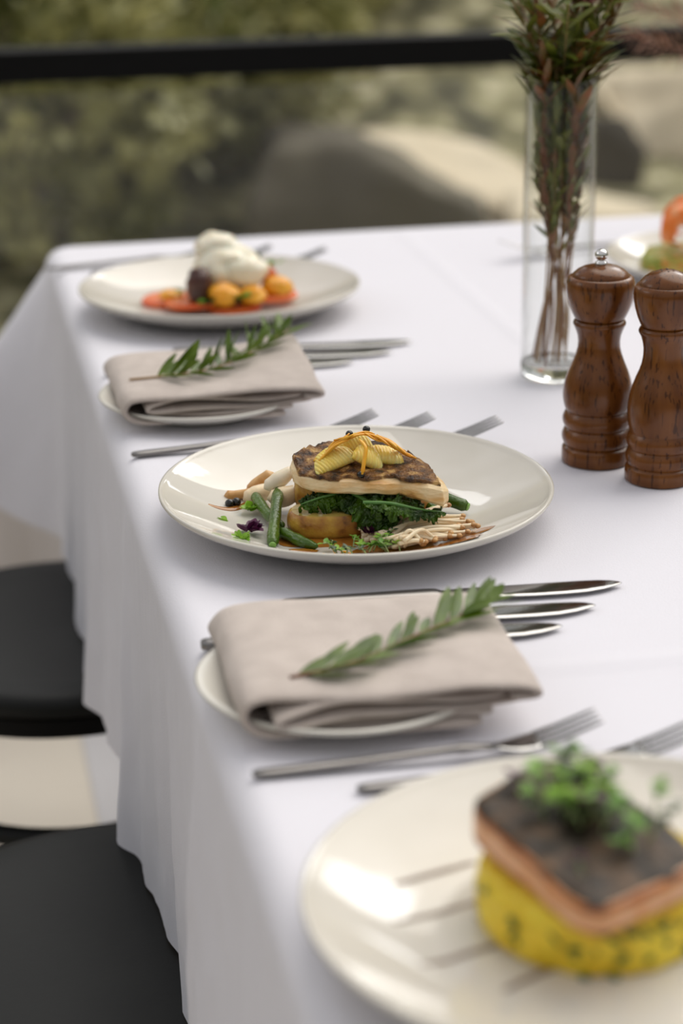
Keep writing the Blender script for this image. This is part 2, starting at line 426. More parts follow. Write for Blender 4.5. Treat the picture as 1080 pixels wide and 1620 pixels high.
# ------------------------------------------------------------------ boulders
SAND = mat('sandstone', (0.62, 0.52, 0.37), (0.76, 0.66, 0.50), scale=2.2, rough=0.9, bump=0.8, bscale=25, detail=8, lo=0.3, hi=0.6, third=(0.36, 0.29, 0.20))
DARKROCK = mat('shaded_brown_sandstone', (0.11, 0.095, 0.068), (0.165, 0.145, 0.105), scale=2.5, rough=0.95, bump=0.8, bscale=25, detail=8)  # boulder's front shade put into the colour; also the grey brown rock's tone
SHADEROCK = mat('shade_dark_rock', (0.045, 0.038, 0.028), (0.085, 0.07, 0.05), scale=2.5, rough=0.9, bump=0.8, bscale=25, detail=8)  # shade of the hollow and the ledge underside put into the colour
PINKSAND = mat('pinkish_sandstone', (0.46, 0.34, 0.25), (0.56, 0.44, 0.33), scale=2.2, rough=0.9, bump=0.8, bscale=25, detail=8)
def boulder(name, label, pts, m, seed=1, amp=0.03, sub=3, bev=0.06, group=None):
    import bmesh
    bm = bmesh.new()
    c = sum((Vector(p) for p in pts), Vector()) / len(pts)
    zb = min(p[2] for p in pts)
    org = Vector((c.x, c.y, zb))
    for p in pts: bm.verts.new(Vector(p) - org)
    bmesh.ops.convex_hull(bm, input=bm.verts)
    bmesh.ops.bevel(bm, geom=list(bm.edges) + list(bm.verts), offset=bev, segments=2, affect='EDGES', profile=0.6)
    bmesh.ops.triangulate(bm, faces=bm.faces)
    for k in range(sub):
        bmesh.ops.subdivide_edges(bm, edges=[q for q in bm.edges if q.calc_length() > 0.07], cuts=1, use_grid_fill=True)
        bmesh.ops.triangulate(bm, faces=bm.faces)
    bm.normal_update()
    off = Vector((seed * 3.7, seed * 1.9, 0))
    mv = [(v, v.normal * (amp * (1.2 * noise.fractal(v.co * 2.6 + off, 0.8, 2.0, 4)))) for v in bm.verts]
    for v, d in mv: v.co += d
    me = bpy.data.meshes.new(name); bm.to_mesh(me); bm.free()
    me.polygons.foreach_set('use_smooth', [True] * len(me.polygons))
    me.materials.append(m)
    ob = bpy.data.objects.new(name, me); COL.objects.link(ob); ob.location = org
    return tag(ob, label, 'rock', group)
def ray(px, py, y):
    """world x, z of a view direction at distance y (used for the far garden only)"""
    d = Fw + Rt * ((px - 540) / 3327.0) - Up * ((py - 810) / 3327.0)
    return Vector((d.x * y / d.y, y, T + 0.49814 + d.z * y / d.y))
def at(px, py, y): return tuple(ray(px, py, y))
ZG = -0.35
def low(p): return (p[0], p[1], ZG)

p1, p2, p3 = at(385, 350, 6.25), at(432, 236, 6.3), at(548, 226, 6.15)
p4, p5 = at(625, 272, 6.0), at(770, 335, 5.9)
def back(p, dy, dz=0.0): return (p[0] + 0.06, p[1] + dy, p[2] + dz)
boulder('shade_boulder', 'big boulder coloured dark for its shaded front, with a sloping top edge beyond the glass', [p1, p2, p3, p4, p5, low(p1), low(p3), low(p5), back(p2, .5), back(p3, .5), back(p5, .4), low(back(p2, .5)), low(back(p5, .4))], DARKROCK, 1, 0.03, bev=0.025)  # shaded front face, built as its own dark coloured rock
g1, g2, g3, g4 = at(535, 222, 6.68), at(630, 272, 6.62), at(765, 330, 6.5), at(835, 350, 6.45)
q1, q2, q3 = at(560, 200, 7.1), at(700, 203, 7.2), at(840, 262, 7.0)
boulder('sandstone_boulder', 'long pale sandstone boulder sloping down behind the big dark boulder', [g1, g2, g3, g4, q1, q2, q3, low(g1), low(g4), low(q1), low(q3)], SAND, 9, 0.03, bev=0.03)  # lit top of the same boulder, built as a separate pale rock
a1, a2 = at(665, 128, 8.2), at(825, 112, 8.1)
a3, a4 = at(690, 158, 8.1), at(830, 140, 8.0)
a5, a6 = at(700, 98, 9.2), at(840, 92, 9.2)
boulder('sandstone_boulder', 'flat topped pinkish rock ledge behind the vase', [a1, a2, a3, a4, a5, a6, (a5[0], a5[1], a5[2] - .4), (a6[0], a6[1], a6[2] - .4)], PINKSAND, 2, 0.04, bev=0.04)
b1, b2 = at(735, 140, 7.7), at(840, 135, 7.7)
boulder('shade_boulder', 'dark rock put in for the shade under the pinkish ledge just left of the vase', [b1, b2, low(b1), low(b2), (b1[0], 8.0, b1[2]), (b2[0], 8.0, b2[2]), (b1[0], 8.0, ZG), (b2[0], 8.0, ZG)], SHADEROCK, 3, 0.05, bev=0.03)  # dark rock added where the ledge underside is in shade
b1, b2 = at(640, 160, 7.9), at(735, 150, 7.9)
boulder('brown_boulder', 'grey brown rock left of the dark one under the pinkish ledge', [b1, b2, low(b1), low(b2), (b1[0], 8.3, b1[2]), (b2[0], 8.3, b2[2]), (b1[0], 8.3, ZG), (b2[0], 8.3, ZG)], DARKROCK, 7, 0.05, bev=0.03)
c = [at(915, 112, 7.4), at(1120, 105, 7.2), at(925, 180, 7.3), at(1015, 215, 7.1), at(1130, 250, 7.0), at(905, 70, 8.8), at(1200, 60, 8.8), at(1000, 250, 7.1)]
boulder('sandstone_boulder', 'large pale sandstone boulder to the right of the vase', c + [(at(1030, 215, 7.1)[0], 7.1, ZG), (at(1160, 250, 6.9)[0], 6.9, ZG), (at(1200, 60, 8.8)[0], 8.8, ZG), (at(1030, 60, 8.8)[0], 8.8, ZG)], SAND, 4, 0.05)
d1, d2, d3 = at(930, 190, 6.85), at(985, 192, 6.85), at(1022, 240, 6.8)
boulder('shade_boulder', 'dark rock put in for the shade of a hollow in front of the pale boulder right of the vase', [d1, d2, d3, low(d1), low(d3), back(d1, .2), back(d2, .2), back(d3, .2), low(back(d1, .2)), low(back(d3, .2))], SHADEROCK, 5, 0.04, bev=0.03)  # dark rock added to show the shade inside a hollow
e1, e2, e3, e4 = at(800, 296, 6.5), at(935, 290, 6.5), at(1080, 335, 6.2), at(800, 350, 6.1)
boulder('sandstone_slab', 'low pale stone slab just above the table edge right of the vase', [e1, e2, e3, e4, low(e1), low(e2), low(e3), low(e4)], SAND, 6, 0.03, bev=0.04)
f1, f2 = at(960, -10, 11), at(1130, -20, 11)
boulder('sandstone_boulder', 'far pale rock above the black rail at the right edge', [f1, f2, at(970, 60, 10.5), at(1130, 60, 10.5), (f1[0], 12, f1[2]), (f2[0] + .6, 12, f2[2]), (f1[0], 12, f1[2] - 1.2), (f2[0], 12, f2[2] - 1.2)], SAND, 8, 0.08)

# ------------------------------------------------------------------ shrubs on the bank
FOL = [mat('olive_foliage', (0.16, 0.165, 0.05), (0.60, 0.57, 0.27), scale=3.0, rough=0.25, trans=0.25, detail=6, third=(0.30, 0.28, 0.17)),
       mat('deep_green_foliage', (0.075, 0.11, 0.028), (0.36, 0.41, 0.15), scale=3.0, rough=0.25, trans=0.25, detail=6),
       mat('grey_green_foliage', (0.25, 0.24, 0.15), (0.62, 0.60, 0.43), scale=3.0, rough=0.4, trans=0.25, detail=6, third=(0.60, 0.57, 0.44))]
BARK = mat('grey_bark', (0.16, 0.12, 0.085), (0.24, 0.19, 0.14), scale=8, rough=0.9, stretch=(1, 1, 0.2))
def shrub_data(seed, n, rx, rz, L, w):
    r = random.Random(seed); mb = MB()
    for i in range(n):
        while True:
            d = Vector((r.uniform(-1, 1), r.uniform(-1, 1), r.uniform(-0.75, 1)))
            if 0.3 < d.length < 1: break
        k = d.length ** 0.4 / d.length
        k *= 1 + 0.35 * noise.noise(d * 2.3 + Vector((seed, 0, 0)))
        p = Vector((d.x * rx * k, d.y * rx * k, rz * 0.95 + d.z * rz * k))
        dd = (d.normalized() + Vector((r.uniform(-1, 1), r.uniform(-1, 1), r.uniform(-0.8, 0.8)))).normalized()
        nn = Vector((r.uniform(-1, 1), r.uniform(-1, 1), r.uniform(0, 1.2)))
        mb.leaf(p, dd, nn, L * r.uniform(0.6, 1.3), w * r.uniform(0.7, 1.3), r.uniform(-0.3, 0.2), k=3)
    br = MB()
    for i in range(7):
        a = 2 * PI * i / 7 + r.uniform(-0.3, 0.3); q = r.uniform(0.3, 0.7)
        br.tube(smooth_path([(0.02 * math.cos(a), 0.02 * math.sin(a), -0.05), (rx * 0.25 * math.cos(a), rx * 0.25 * math.sin(a), rz * 0.6), (rx * q * math.cos(a), rx * q * math.sin(a), rz * 1.3)], 4), [0.018 - 0.0013 * j for j in range(9)], 6)
    return mb, br
protos = []
for i, (mm, L, w) in enumerate(((FOL[0], 0.085, 0.04), (FOL[1], 0.075, 0.045), (FOL[2], 0.10, 0.03))):
    root = thing('shrub', '', 'shrub')
    mb, br = shrub_data(20 + i, 3600, 0.62, 0.5, L * 0.85, w * 1.05)
    mb.build('foliage', mm, root); br.build('branch', BARK, root)
    protos.append(root)
used = [False] * 3
SH = [(0, 'olive shrub', 40, 300, 6.7, 1.0), (1, 'deep green shrub', 210, 300, 7.4, 1.0), (0, 'olive shrub', 330, 290, 7.2, .85), (1, 'deep green shrub', 110, 200, 8.2, 1.05),
      (2, 'grey-green shrub', 260, 150, 8.6, 1.0), (0, 'olive shrub', 420, 190, 8.6, 1.05), (2, 'grey-green shrub', 520, 140, 9.2, 1.05), (1, 'deep green shrub', 20, 120, 9.4, 1.15),
      (0, 'olive shrub', 170, 70, 10.2, 1.15), (2, 'grey-green shrub', 330, 40, 10.6, 1.2), (0, 'olive shrub', 480, 60, 10.6, 1.15), (2, 'grey-green shrub', 640, 50, 11.0, 1.15), (0, 'olive shrub', 480, 175, 7.9, .55), (1, 'deep green shrub', 395, 240, 7.3, .5), (2, 'grey-green shrub', 600, 160, 8.4, .5),
      (1, 'deep green shrub', 600, 130, 9.6, .9), (2, 'grey-green shrub', 60, 0, 11.8, 1.35), (0, 'olive shrub', 230, -10, 12.2, 1.3),
      (0, 'olive shrub', 560, -15, 12.6, 1.3), (2, 'grey-green shrub', 740, 20, 12.0, 1.3), (0, 'olive shrub', 890, 10, 12.6, 1.35)]
KINDS_ = {0: 'olive shrub among the blurred bushes on the bank beyond the glass', 1: 'deep green shrub among the blurred bushes on the bank beyond the glass', 2: 'grey-green shrub among the blurred bushes on the bank beyond the glass'}
for k, nm, px, py, y, s in SH:
    root = protos[k] if not used[k] else copy_tree(protos[k])
    used[k] = True
    p = ray(px, py, y)
    root.location = (p.x, y, ground_z(p.x, y) + 0.02)
    root.rotation_euler = (0, 0, R.uniform(0, 6)); sc = s * R.uniform(0.92, 1.08)
    root.scale = (sc, sc, sc * R.uniform(0.9, 1.15))
    tag(root, KINDS_[k], 'shrub', nm + 's on the bank')

# ------------------------------------------------------------------ table and tablecloth
TX0, TX1, TY0, TY1 = 0.137, 1.003, 0.45, 2.436
tb = thing('dining_table', 'long dining table under the white tablecloth', 'table', (0.57, 1.44, 0))
m_ = MB(); m_.box(TX0 + .012 - .57, TX1 - .012 - .57, TY0 + .012 - 1.44, TY1 - .012 - 1.44, T - 0.034, T - 0.004)
m_.build('tabletop', TABLEWOOD, tb, smooth=False, bevel=0.004)
for sx in (-1, 1):
    for sy in (-1, 1):
        m_ = MB(); x = sx * 0.33; y = sy * 0.88
        m_.box(x - .03, x + .03, y - .03, y + .03, 0, T - 0.034)
        m_.build('leg', TABLEWOOD, tb, smooth=False, bevel=0.003)

cl = MB()
INS = 0.03
gx0, gx1, gy0, gy1 = TX0 + INS, TX1 - INS, TY0 + INS, TY1 - INS
def top_z(x, y):
    z = T - 0.0004 + 0.0003 * noise.noise(Vector((x * 9, y * 9, 0)))
    def ridge(d, w, a): return a * math.exp(-(d / w) ** 2)
    z += ridge(x - (0.553 + 0.01 * (y - 2.1)), 0.006, 0.0024) * (1 if 1.85 < y < 2.4 else 0.25)
    z += ridge(y - (1.108 - 0.02 * (x - .38)), 0.006, 0.0022) * (1 if x > 0.335 else 0.0)
    return z
nx, ny = 110, 260
cl.grid(lambda u, v: (gx0 + (gx1 - gx0) * u, gy0 + (gy1 - gy0) * v, top_z(gx0 + (gx1 - gx0) * u, gy0 + (gy1 - gy0) * v)), nx, ny)
# perimeter (counter-clockwise from the near left corner): base point, outward normal
per = []
rc = 0.016
def side(a, b, n, step=0.006):
    a, b = Vector(a), Vector(b); k = max(2, int((b - a).length / step))
    for i in range(k): per.append((a.lerp(b, i / k), Vector(n)))
def corner(c, a0):
    for i in range(14):
        a = a0 + PI / 2 * i / 14
        n = Vector((math.cos(a), math.sin(a))); per.append((Vector(c) + n * rc, n))
ed = 0.020                                           # radius of the rolled edge
X0, X1, Y0, Y1 = TX0 + ed, TX1 - ed, TY0 + ed, TY1 - ed
side((X0 + rc, Y0), (X1 - rc, Y0), (0, -1)); corner((X1 - rc, Y0 + rc), -PI / 2)
side((X1, Y0 + rc), (X1, Y1 - rc), (1, 0)); corner((X1 - rc, Y1 - rc), 0)
side((X1 - rc, Y1), (X0 + rc, Y1), (0, 1)); corner((X0 + rc, Y1 - rc), PI / 2)
side((X0, Y1 - rc), (X0, Y0 + rc), (-1, 0)); corner((X0 + rc, Y0 + rc), PI)
NP = len(per)
HY = [0.6, 0.9, 1.10, 1.16, 1.228, 1.301, 1.36, 1.422, 1.47, 1.51, 1.56, 1.63, 1.716, 1.76, 1.798, 1.849, 1.92, 2.0, 2.08, 2.159, 2.25, 2.33]
HO = [0.0, 0.004, 0.012, 0.004, 0.000, -0.004, -0.002, 0.000, 0.006, 0.013, 0.006, 0.001, 0.004, 0.012, 0.022, 0.013, 0.008, 0.012, 0.006, 0.008, 0.012, 0.02]
def smooth_interp(x, xs, ys):
    if x <= xs[0]: return ys[0]
    for i in range(len(xs) - 1):
        if x <= xs[i + 1]:
            t = (x - xs[i]) / (xs[i + 1] - xs[i]); t = t * t * (3 - 2 * t); return ys[i] + (ys[i + 1] - ys[i]) * t
    return ys[-1]
corners = [Vector((X0, Y0)), Vector((X1, Y0)), Vector((X0, Y1)), Vector((X1, Y1))]
def hang(i, s):
    """outward offset and height for perimeter index i, hanging fraction s"""
    p, n = per[i]
    dc = min((p - q).length for q in corners)
    fin = math.exp(-(dc / 0.075) ** 2)
    drop = 0.292 - 0.045 * fin
    o = 0.0
    if n.x < -0.99:
        y = p.y
        o += smooth_interp(y, HY, HO) * s ** 1.3
        o += 0.0045 * s ** 0.8 * (math.sin(y * 41 + 0.7) * 0.6 + math.sin(y * 73 + 2.2 + 3 * s * 0.2) * 0.5 + 0.8 * noise.noise(Vector((y * 16, s * 1.5, 0))))
        o += 0.006 * math.exp(-((y - 1.535 + 0.02 * s) / 0.012) ** 2) * min(1, s * 2)
        o += 0.008 * math.exp(-((y - 1.125 - 0.02 * s) / 0.016) ** 2) * min(1, s * 2.5)
        o += 0.0015 * noise.noise(Vector((y * 60, s * 7, 3)))
    else:
        u = p.x + p.y
        o += 0.012 * s * math.sin(u * 38) + 0.01 * s * noise.noise(Vector((u * 12, s * 2, 1)))
    o += 0.155 * fin * s ** 0.95
    return o, drop * s
rings = []
inner = []
for p, n in per:
    inner.append((min(max(p.x, gx0), gx1), min(max(p.y, gy0), gy1)))
V = [(x, y, top_z(x, y)) for x, y in inner]
na, nsd = 6, 34
for a in range(na + 1):
    t = PI / 2 * a / na
    V += [(p.x + n.x * ed * math.sin(t), p.y + n.y * ed * math.sin(t), T - 0.0004 - ed * (1 - math.cos(t))) for p, n in per]
for k in range(1, nsd + 1):
    s = k / nsd
    for i, (p, n) in enumerate(per):
        o, dz = hang(i, s)
        V.append((p.x + n.x * (ed + o), p.y + n.y * (ed + o), T - 0.0004 - ed - dz * (0.28 / 0.292)))
nr_ = 1 + na + 1 + nsd
F = [(j * NP + i, (j + 1) * NP + i, (j + 1) * NP + (i + 1) % NP, j * NP + (i + 1) % NP) for j in range(nr_ - 1) for i in range(NP)]
cl.add(V, F)
tag(cl.build('tablecloth', CLOTH), 'plain white cotton tablecloth draped over the long table', 'tablecloth')

# ------------------------------------------------------------------ chairs
def make_chair():
    t = thing('dining_chair', '', 'chair')
    m = MB(); z0 = 0.423
    m.lathe([(0.0001, z0), (0.165, z0), (0.185, z0 + .004), (0.1925, z0 + .012), (0.193, z0 + .019), (0.188, z0 + .0255), (0.176, z0 + .028), (0.15, z0 + .0275), (0.10, z0 + .024), (0.0001, z0 + .0225)], 96, capb=False, capt=False)
    m.build('seat', BLACKWOOD, t)
    m = MB(); m.lathe([(0.150, 0.404), (0.178, 0.404), (0.180, 0.409), (0.180, 0.423), (0.150, 0.423), (0.150, 0.404)], 72, capb=False, capt=False)
    m.build('seat_ring', BLACKPAINT, t, autosharp=40)
    for a in (PI / 4, 3 * PI / 4, 5 * PI / 4, 7 * PI / 4):
        m = MB(); c, s_ = math.cos(a), math.sin(a)
        m.tube(smooth_path([(0.19 * c, 0.19 * s_, 0), (0.175 * c, 0.175 * s_, 0.2), (0.155 * c, 0.155 * s_, 0.40)], 4), [0.010 + 0.0008 * i for i in range(9)], 12)
        m.build('leg', BLACKWOOD, t)
    m = MB(); m.tube([(0.155 * math.cos(2 * PI * i / 48), 0.155 * math.sin(2 * PI * i / 48), 0.287) for i in range(49)], 0.0105, 10, cap=False)
    m.build('ring_stretcher', BLACKWOOD, t)
    m = MB()
    m.tube(smooth_path([(-0.17, -0.165, 0.41), (-0.205, -0.17, 0.62), (-0.245, -0.12, 0.83), (-0.255, 0, 0.885), (-0.245, 0.12, 0.83), (-0.205, 0.17, 0.62), (-0.17, 0.165, 0.41)], 6), 0.012, 10)
    m.tube(smooth_path([(-0.15, -0.13, 0.41), (-0.20, -0.11, 0.60), (-0.235, 0, 0.70), (-0.20, 0.11, 0.60), (-0.15, 0.13, 0.41)], 6), 0.009, 10)
    m.build('backrest', BLACKWOOD, t)
    return t
ch = make_chair(); ch.location = (0.1125, 2.0, 0)
tag(ch, 'black chair with round seat, the further one, by the napkin place setting', 'chair', 'black round seated chairs')
ch2 = copy_tree(ch); ch2.location = (0.105, 1.365, 0)
tag(ch2, 'black chair with round seat nearest the camera, cut by the bottom left corner', 'chair', 'black round seated chairs')

# ------------------------------------------------------------------ plates
def plate_z(r, D=0.142):
    """height of the plate's upper surface at radius r"""
    k = D / 0.142
    r = r / k
    if r < 0.078: return 0.0062
    t = (r - 0.078) / 0.061
    return 0.0062 + 0.0205 * min(1, t) ** 1.55
def dinner_plate(name, label, loc, seed, group):
    m = MB(); prof = []
    prof += [(0.0001, 0.0035), (0.070, 0.0035), (0.073, 0.0), (0.079, 0.0), (0.083, 0.0035)]
    for i in range(1, 12):
        r = 0.083 + (0.1385 - 0.083) * i / 11; prof.append((r, plate_z(r) - 0.0052 + 0.0006))
    prof += [(0.1415, 0.0243), (0.1428, 0.0262), (0.1426, 0.0280), (0.1408, 0.0284)]
    for i in range(0, 22):
        r = 0.139 - (0.139 - 0.07) * i / 21; prof.append((r, plate_z(r)))
    prof += [(0.04, 0.0062), (0.0001, 0.0062)]
    wob = lambda a, z: 1 + 0.004 * math.sin(2 * a + seed) + 0.0025 * math.sin(3 * a + 2 * seed)
    m.lathe(prof, 128, capb=False, capt=False, wob=wob)
    o = m.build(name, CREAM, loc=loc)
    o.scale = (0.985, 1.035 if seed == 0.3 else 0.99, 1)
    return tag(o, label, 'plate', group)
PG = 'cream dinner plates'
PC = Vector((0.290, 1.396, T)); PB = Vector((0.290, 2.060, T)); PF = Vector((0.283, 0.800, T)); PR = Vector((0.845, 2.06, T))
dinner_plate('dinner_plate', 'cream plate in the middle holding the white fish on kale', PC, 0.3, PG)
dinner_plate('dinner_plate', 'cream plate at the far end holding tomatoes and burrata', PB, 1.3, PG)
dinner_plate('dinner_plate', 'cream plate nearest the camera holding salmon on yellow mash', PF, 2.3, PG)
dinner_plate('dinner_plate', 'cream plate across the table behind the mills under the prawn salad', PR, 3.3, PG)

def side_plate(label, loc):
    m = MB()
    prof = [(0.0001, 0.003), (0.045, 0.003), (0.047, 0), (0.052, 0), (0.055, 0.003), (0.068, 0.0065), (0.079, 0.0115), (0.0835, 0.0138), (0.0845, 0.0156), (0.0832, 0.0168), (0.078, 0.0150), (0.068, 0.0108), (0.058, 0.0072), (0.05, 0.0058), (0.0001, 0.0055)]
    m.lathe(prof, 96, capb=False, capt=False)
    return tag(m.build('side_plate', GREYGLAZE, loc=loc), label, 'plate', 'side plates')
side_plate('small pale side plate under the near folded napkin', (0.218, 1.096, T))
side_plate('small pale side plate under the far folded napkin', (0.220, 1.709, T))

# ------------------------------------------------------------------ napkins
def napkin(label, loc, rz, seed, lift=0.0, depth=0.145, width=0.160):
    r = random.Random(seed); m = MB()
    def ribbon(pts, th, y0, y1, amp, ph):
        c = smooth_path([(x * width / 0.16, 0, z) for x, z in pts], 6)
        n = len(c)
        L, Rr = [], []
        for i in range(n):
            t = (c[min(i + 1, n - 1)] - c[max(i - 1, 0)]).normalized(); nn = Vector((-t.z, 0, t.x))
            k = th / 2 * (0.55 if i in (0, n - 1) else 1)
            L.append(c[i] + nn * k); Rr.append(c[i] - nn * k)
        loop = L + Rr[::-1]; N = len(loop)
        ns = 26; v, f = [], []
        for j in range(ns + 1):
            t = j / ns
            y = y0 + (y1 - y0) * t
            rnd = 1 - 0.10 * (abs(2 * t - 1) ** 8)
            for q in loop:
                u = q.x / width
                w = amp * noise.noise(Vector((q.x * 22 + ph, y * 16, ph)))
                z = q.z * rnd + w * min(1.0, q.z / 0.01) + lift * max(0, u - 0.55) ** 1.5 * max(0, t + 0.1) * 0.4 * min(1, q.z / 0.015)
                z += 0.0025 * math.sin(u * 7 + ph) * min(1, q.z / 0.02) * (1 - t)
                yy = y + 0.004 * noise.noise(Vector((q.x * 30, ph, q.z * 60))) + 0.004 * math.sin(u * 3 + ph)
                v.append((q.x + 0.003 * noise.noise(Vector((y * 20, ph, q.z * 50))), yy, max(z, 0.0006)))
        for j in range(ns):
            for i in range(N):
                f.append((j * N + i, (j + 1) * N + i, (j + 1) * N + (i + 1) % N, j * N + (i + 1) % N))
        for j, rev in ((0, 0), (ns, 1)):
            for i in range(n - 1):
                q = (j * N + i, j * N + i + 1, j * N + N - 2 - i, j * N + N - 1 - i)
                f.append(q[::-1] if rev else q)
        m.add(v, f)
    ribbon([(0.135, 0.0030), (0.08, 0.0032), (0.03, 0.0030), (0.012, 0.0045), (0.003, 0.0105), (0.003, 0.0185), (0.010, 0.0245), (0.028, 0.0272), (0.06, 0.0268), (0.10, 0.0252), (0.14, 0.0242), (0.157, 0.0232), (0.1655, 0.0200), (0.163, 0.0165), (0.150, 0.0158)], 0.0042, 0.0, depth, 0.0016, seed)
    ribbon([(0.158, 0.0134), (0.11, 0.0124), (0.05, 0.0116), (0.026, 0.0120), (0.019, 0.0150), (0.026, 0.0188), (0.06, 0.0210), (0.10, 0.0195), (0.150, 0.0192)], 0.0038, -0.001, depth - 0.004, 0.0012, seed + 3)
    ribbon([(0.140, 0.0082), (0.08, 0.0080), (0.024, 0.0076)], 0.0036, 0.001, depth - 0.006, 0.0008, seed + 5)
    o = m.build('napkin', LINEN, loc=loc, sub=1); o.rotation_euler = (0, 0, rz)
    return tag(o, label, 'napkin', 'folded taupe napkins')
napkin('folded taupe linen napkin with a green sprig on the near side plate', (0.149, 1.029, T + 0.0062), math.radians(-1.5), 2, lift=0.02)
napkin('folded taupe linen napkin with a green sprig on the far side plate', (0.150, 1.645, T + 0.0062), math.radians(1.0), 9, lift=0.11)

# ------------------------------------------------------------------ sprigs
def sprig(name, label, cat, path, leafL, leafW, nleaf, lm, sm, loc, seed, group=None, stem_r=0.0011, t0=0.15, spread=0.75, flat=0.0, zmin=None, bend=0.15, cyl=None):
    r = random.Random(seed)
    t = thing(name, label, cat, loc, 0, group)
    pts = smooth_path(path, 8)
    m = MB(); m.tube(pts, [stem_r * (1 - 0.55 * i / (len(pts) - 1)) for i in range(len(pts))], 7)
    m.build('stem', sm, t)
    m = MB()
    for i in range(nleaf):
        u = t0 + (1 - t0) * (i + 0.5) / nleaf
        x = u * (len(pts) - 1); j = min(int(x), len(pts) - 2); p = pts[j].lerp(pts[j + 1], x - j)
        d = (pts[j + 1] - pts[j]).normalized()
        a = i * 2.39996 + r.uniform(-0.4, 0.4)
        s1 = d.orthogonal().normalized(); s2 = d.cross(s1)
        sd = s1 * math.cos(a) + s2 * math.sin(a)
        if flat: sd.z *= (1 - flat); sd.z = abs(sd.z); sd.normalize()
        ld = (d * (1 - spread * 0.55) + sd * spread * r.uniform(0.6, 1.1)).normalized()
        L = leafL * r.uniform(0.65, 1.15) * (1 - 0.35 * max(0, u - 0.8) / 0.2)
        if cyl and p.z + ld.z * L < cyl[1]:            # keep inside the vase wall
            L = min(L, r.uniform(0.016, 0.030))
            if r.random() < 0.5: continue
            ld = (ld + d * r.uniform(0.1, 1.0)).normalized()
            q = p + ld * L
            rr = math.hypot(q.x, q.y)
            if rr > cyl[0]:
                ld = Vector((ld.x * 0.25, ld.y * 0.25, abs(ld.z) + 0.4)).normalized(); L *= 0.8
        if zmin is not None and p.z + ld.z * L < zmin: ld.z = (zmin - p.z) / L; ld.normalize()
        m.leaf(p, ld, Vector((0, 0, 1)) * 0.7 + d * 0.5 + Vector((r.uniform(-.4, .4), r.uniform(-.4, .4), 0)), L, leafW * r.uniform(0.75, 1.2), -bend * r.uniform(0, 1) if zmin is None else bend * r.uniform(0, .6), k=5)
    m.build('leaves', lm, t)
    return t
z_n = T + 0.036
sprig('herb_sprig', 'green leafy sprig lying on the near taupe napkin', 'sprig', [(0, 0, 0.0005), (0.035, 0.008, 0.002), (0.075, 0.034, 0.003), (0.112, 0.058, 0.004), (0.134, 0.072, 0.006)], 0.033, 0.0068, 34, LEAFGREEN, STEM, (0.180, 1.050, z_n - 0.0012), 4, 'sprigs on the napkins', flat=0.82, zmin=0.0008, t0=0.02, spread=0.50)
sprig('herb_sprig', 'green leafy sprig lying on the far taupe napkin', 'sprig', [(0, 0, 0.0005), (0.035, 0.000, 0.002), (0.075, 0.012, 0.003), (0.115, 0.050, 0.006), (0.152, 0.092, 0.012)], 0.034, 0.0066, 44, LEAFGREEN, STEMTAN, (0.160, 1.690, z_n - 0.0012), 14, 'sprigs on the napkins', flat=0.1, zmin=0.0008, t0=0.16, spread=0.82)

# ------------------------------------------------------------------ cutlery
def slab(m, xs, hw, zc, th, ysh=None):
    """flat bar along x: half widths, centre heights, half thicknesses"""
    v, f = [], []
    K = 12
    for i, x in enumerate(xs):
        for k in range(K):
            a = 2 * PI * k / K
            c, s = math.cos(a), math.sin(a)
            c = math.copysign(abs(c) ** 0.7, c); s = math.copysign(abs(s) ** 0.7, s)
            v.append((x, (ysh[i] if ysh else 0) + hw[i] * c, zc[i] + th[i] * s))
    for i in range(len(xs) - 1):
        for k in range(K):
            f.append((i * K + k, i * K + (k + 1) % K, (i + 1) * K + (k + 1) % K, (i + 1) * K + k))
    f.append(tuple(range(K))[::-1]); f.append(tuple((len(xs) - 1) * K + k for k in range(K)))
    m.add(v, f)
def make_fork(L=0.205):
    t = thing('dinner_fork', '', 'fork')
    m = MB()
    xs = [0, .0015, .005, .012, .03, .06, .09, .108, .116, .120, .125, .130, .138]
    slab(m, xs, [.0015, .0032, .0042, .0046, .0043, .0038, .0033, .0030, .0031, .0042, .0040, .0034, .0036],
         [.0022, .0022, .0022, .0024, .0029, .0040, .0054, .0062, .0065, .0066, .0066, .0064, .0060], [.0012, .0018, .002, .002, .002, .002, .002, .002, .0022, .0026, .0022, .0018, .0016])
    m.build('handle', DARKSTEEL, t)
    m = MB()
    xs = [.137, .142, .147, .152, .157, .162, .165]
    slab(m, xs, [.0036, .0052, .0078, .0098, .0108, .0112, .0113], [.0060, .0058, .0057, .0058, .0063, .0072, .0079], [.0015, .0012, .0011, .0011, .0011, .001, .001])
    for k in range(4):
        yc = -0.0093 + 0.0062 * k
        xs = [.164, .171, .179, .187, .194, .199, .2005]
        slab(m, xs, [.0019, .0019, .0018, .0016, .0013, .0008, .0004], [.0077, .0097, .0122, .0150, .0176, .0195, .0201], [.001, .001, .001, .0009, .0008, .0007, .0004], [yc] * 7)
    m.build('tines', STEEL, t)
    return t
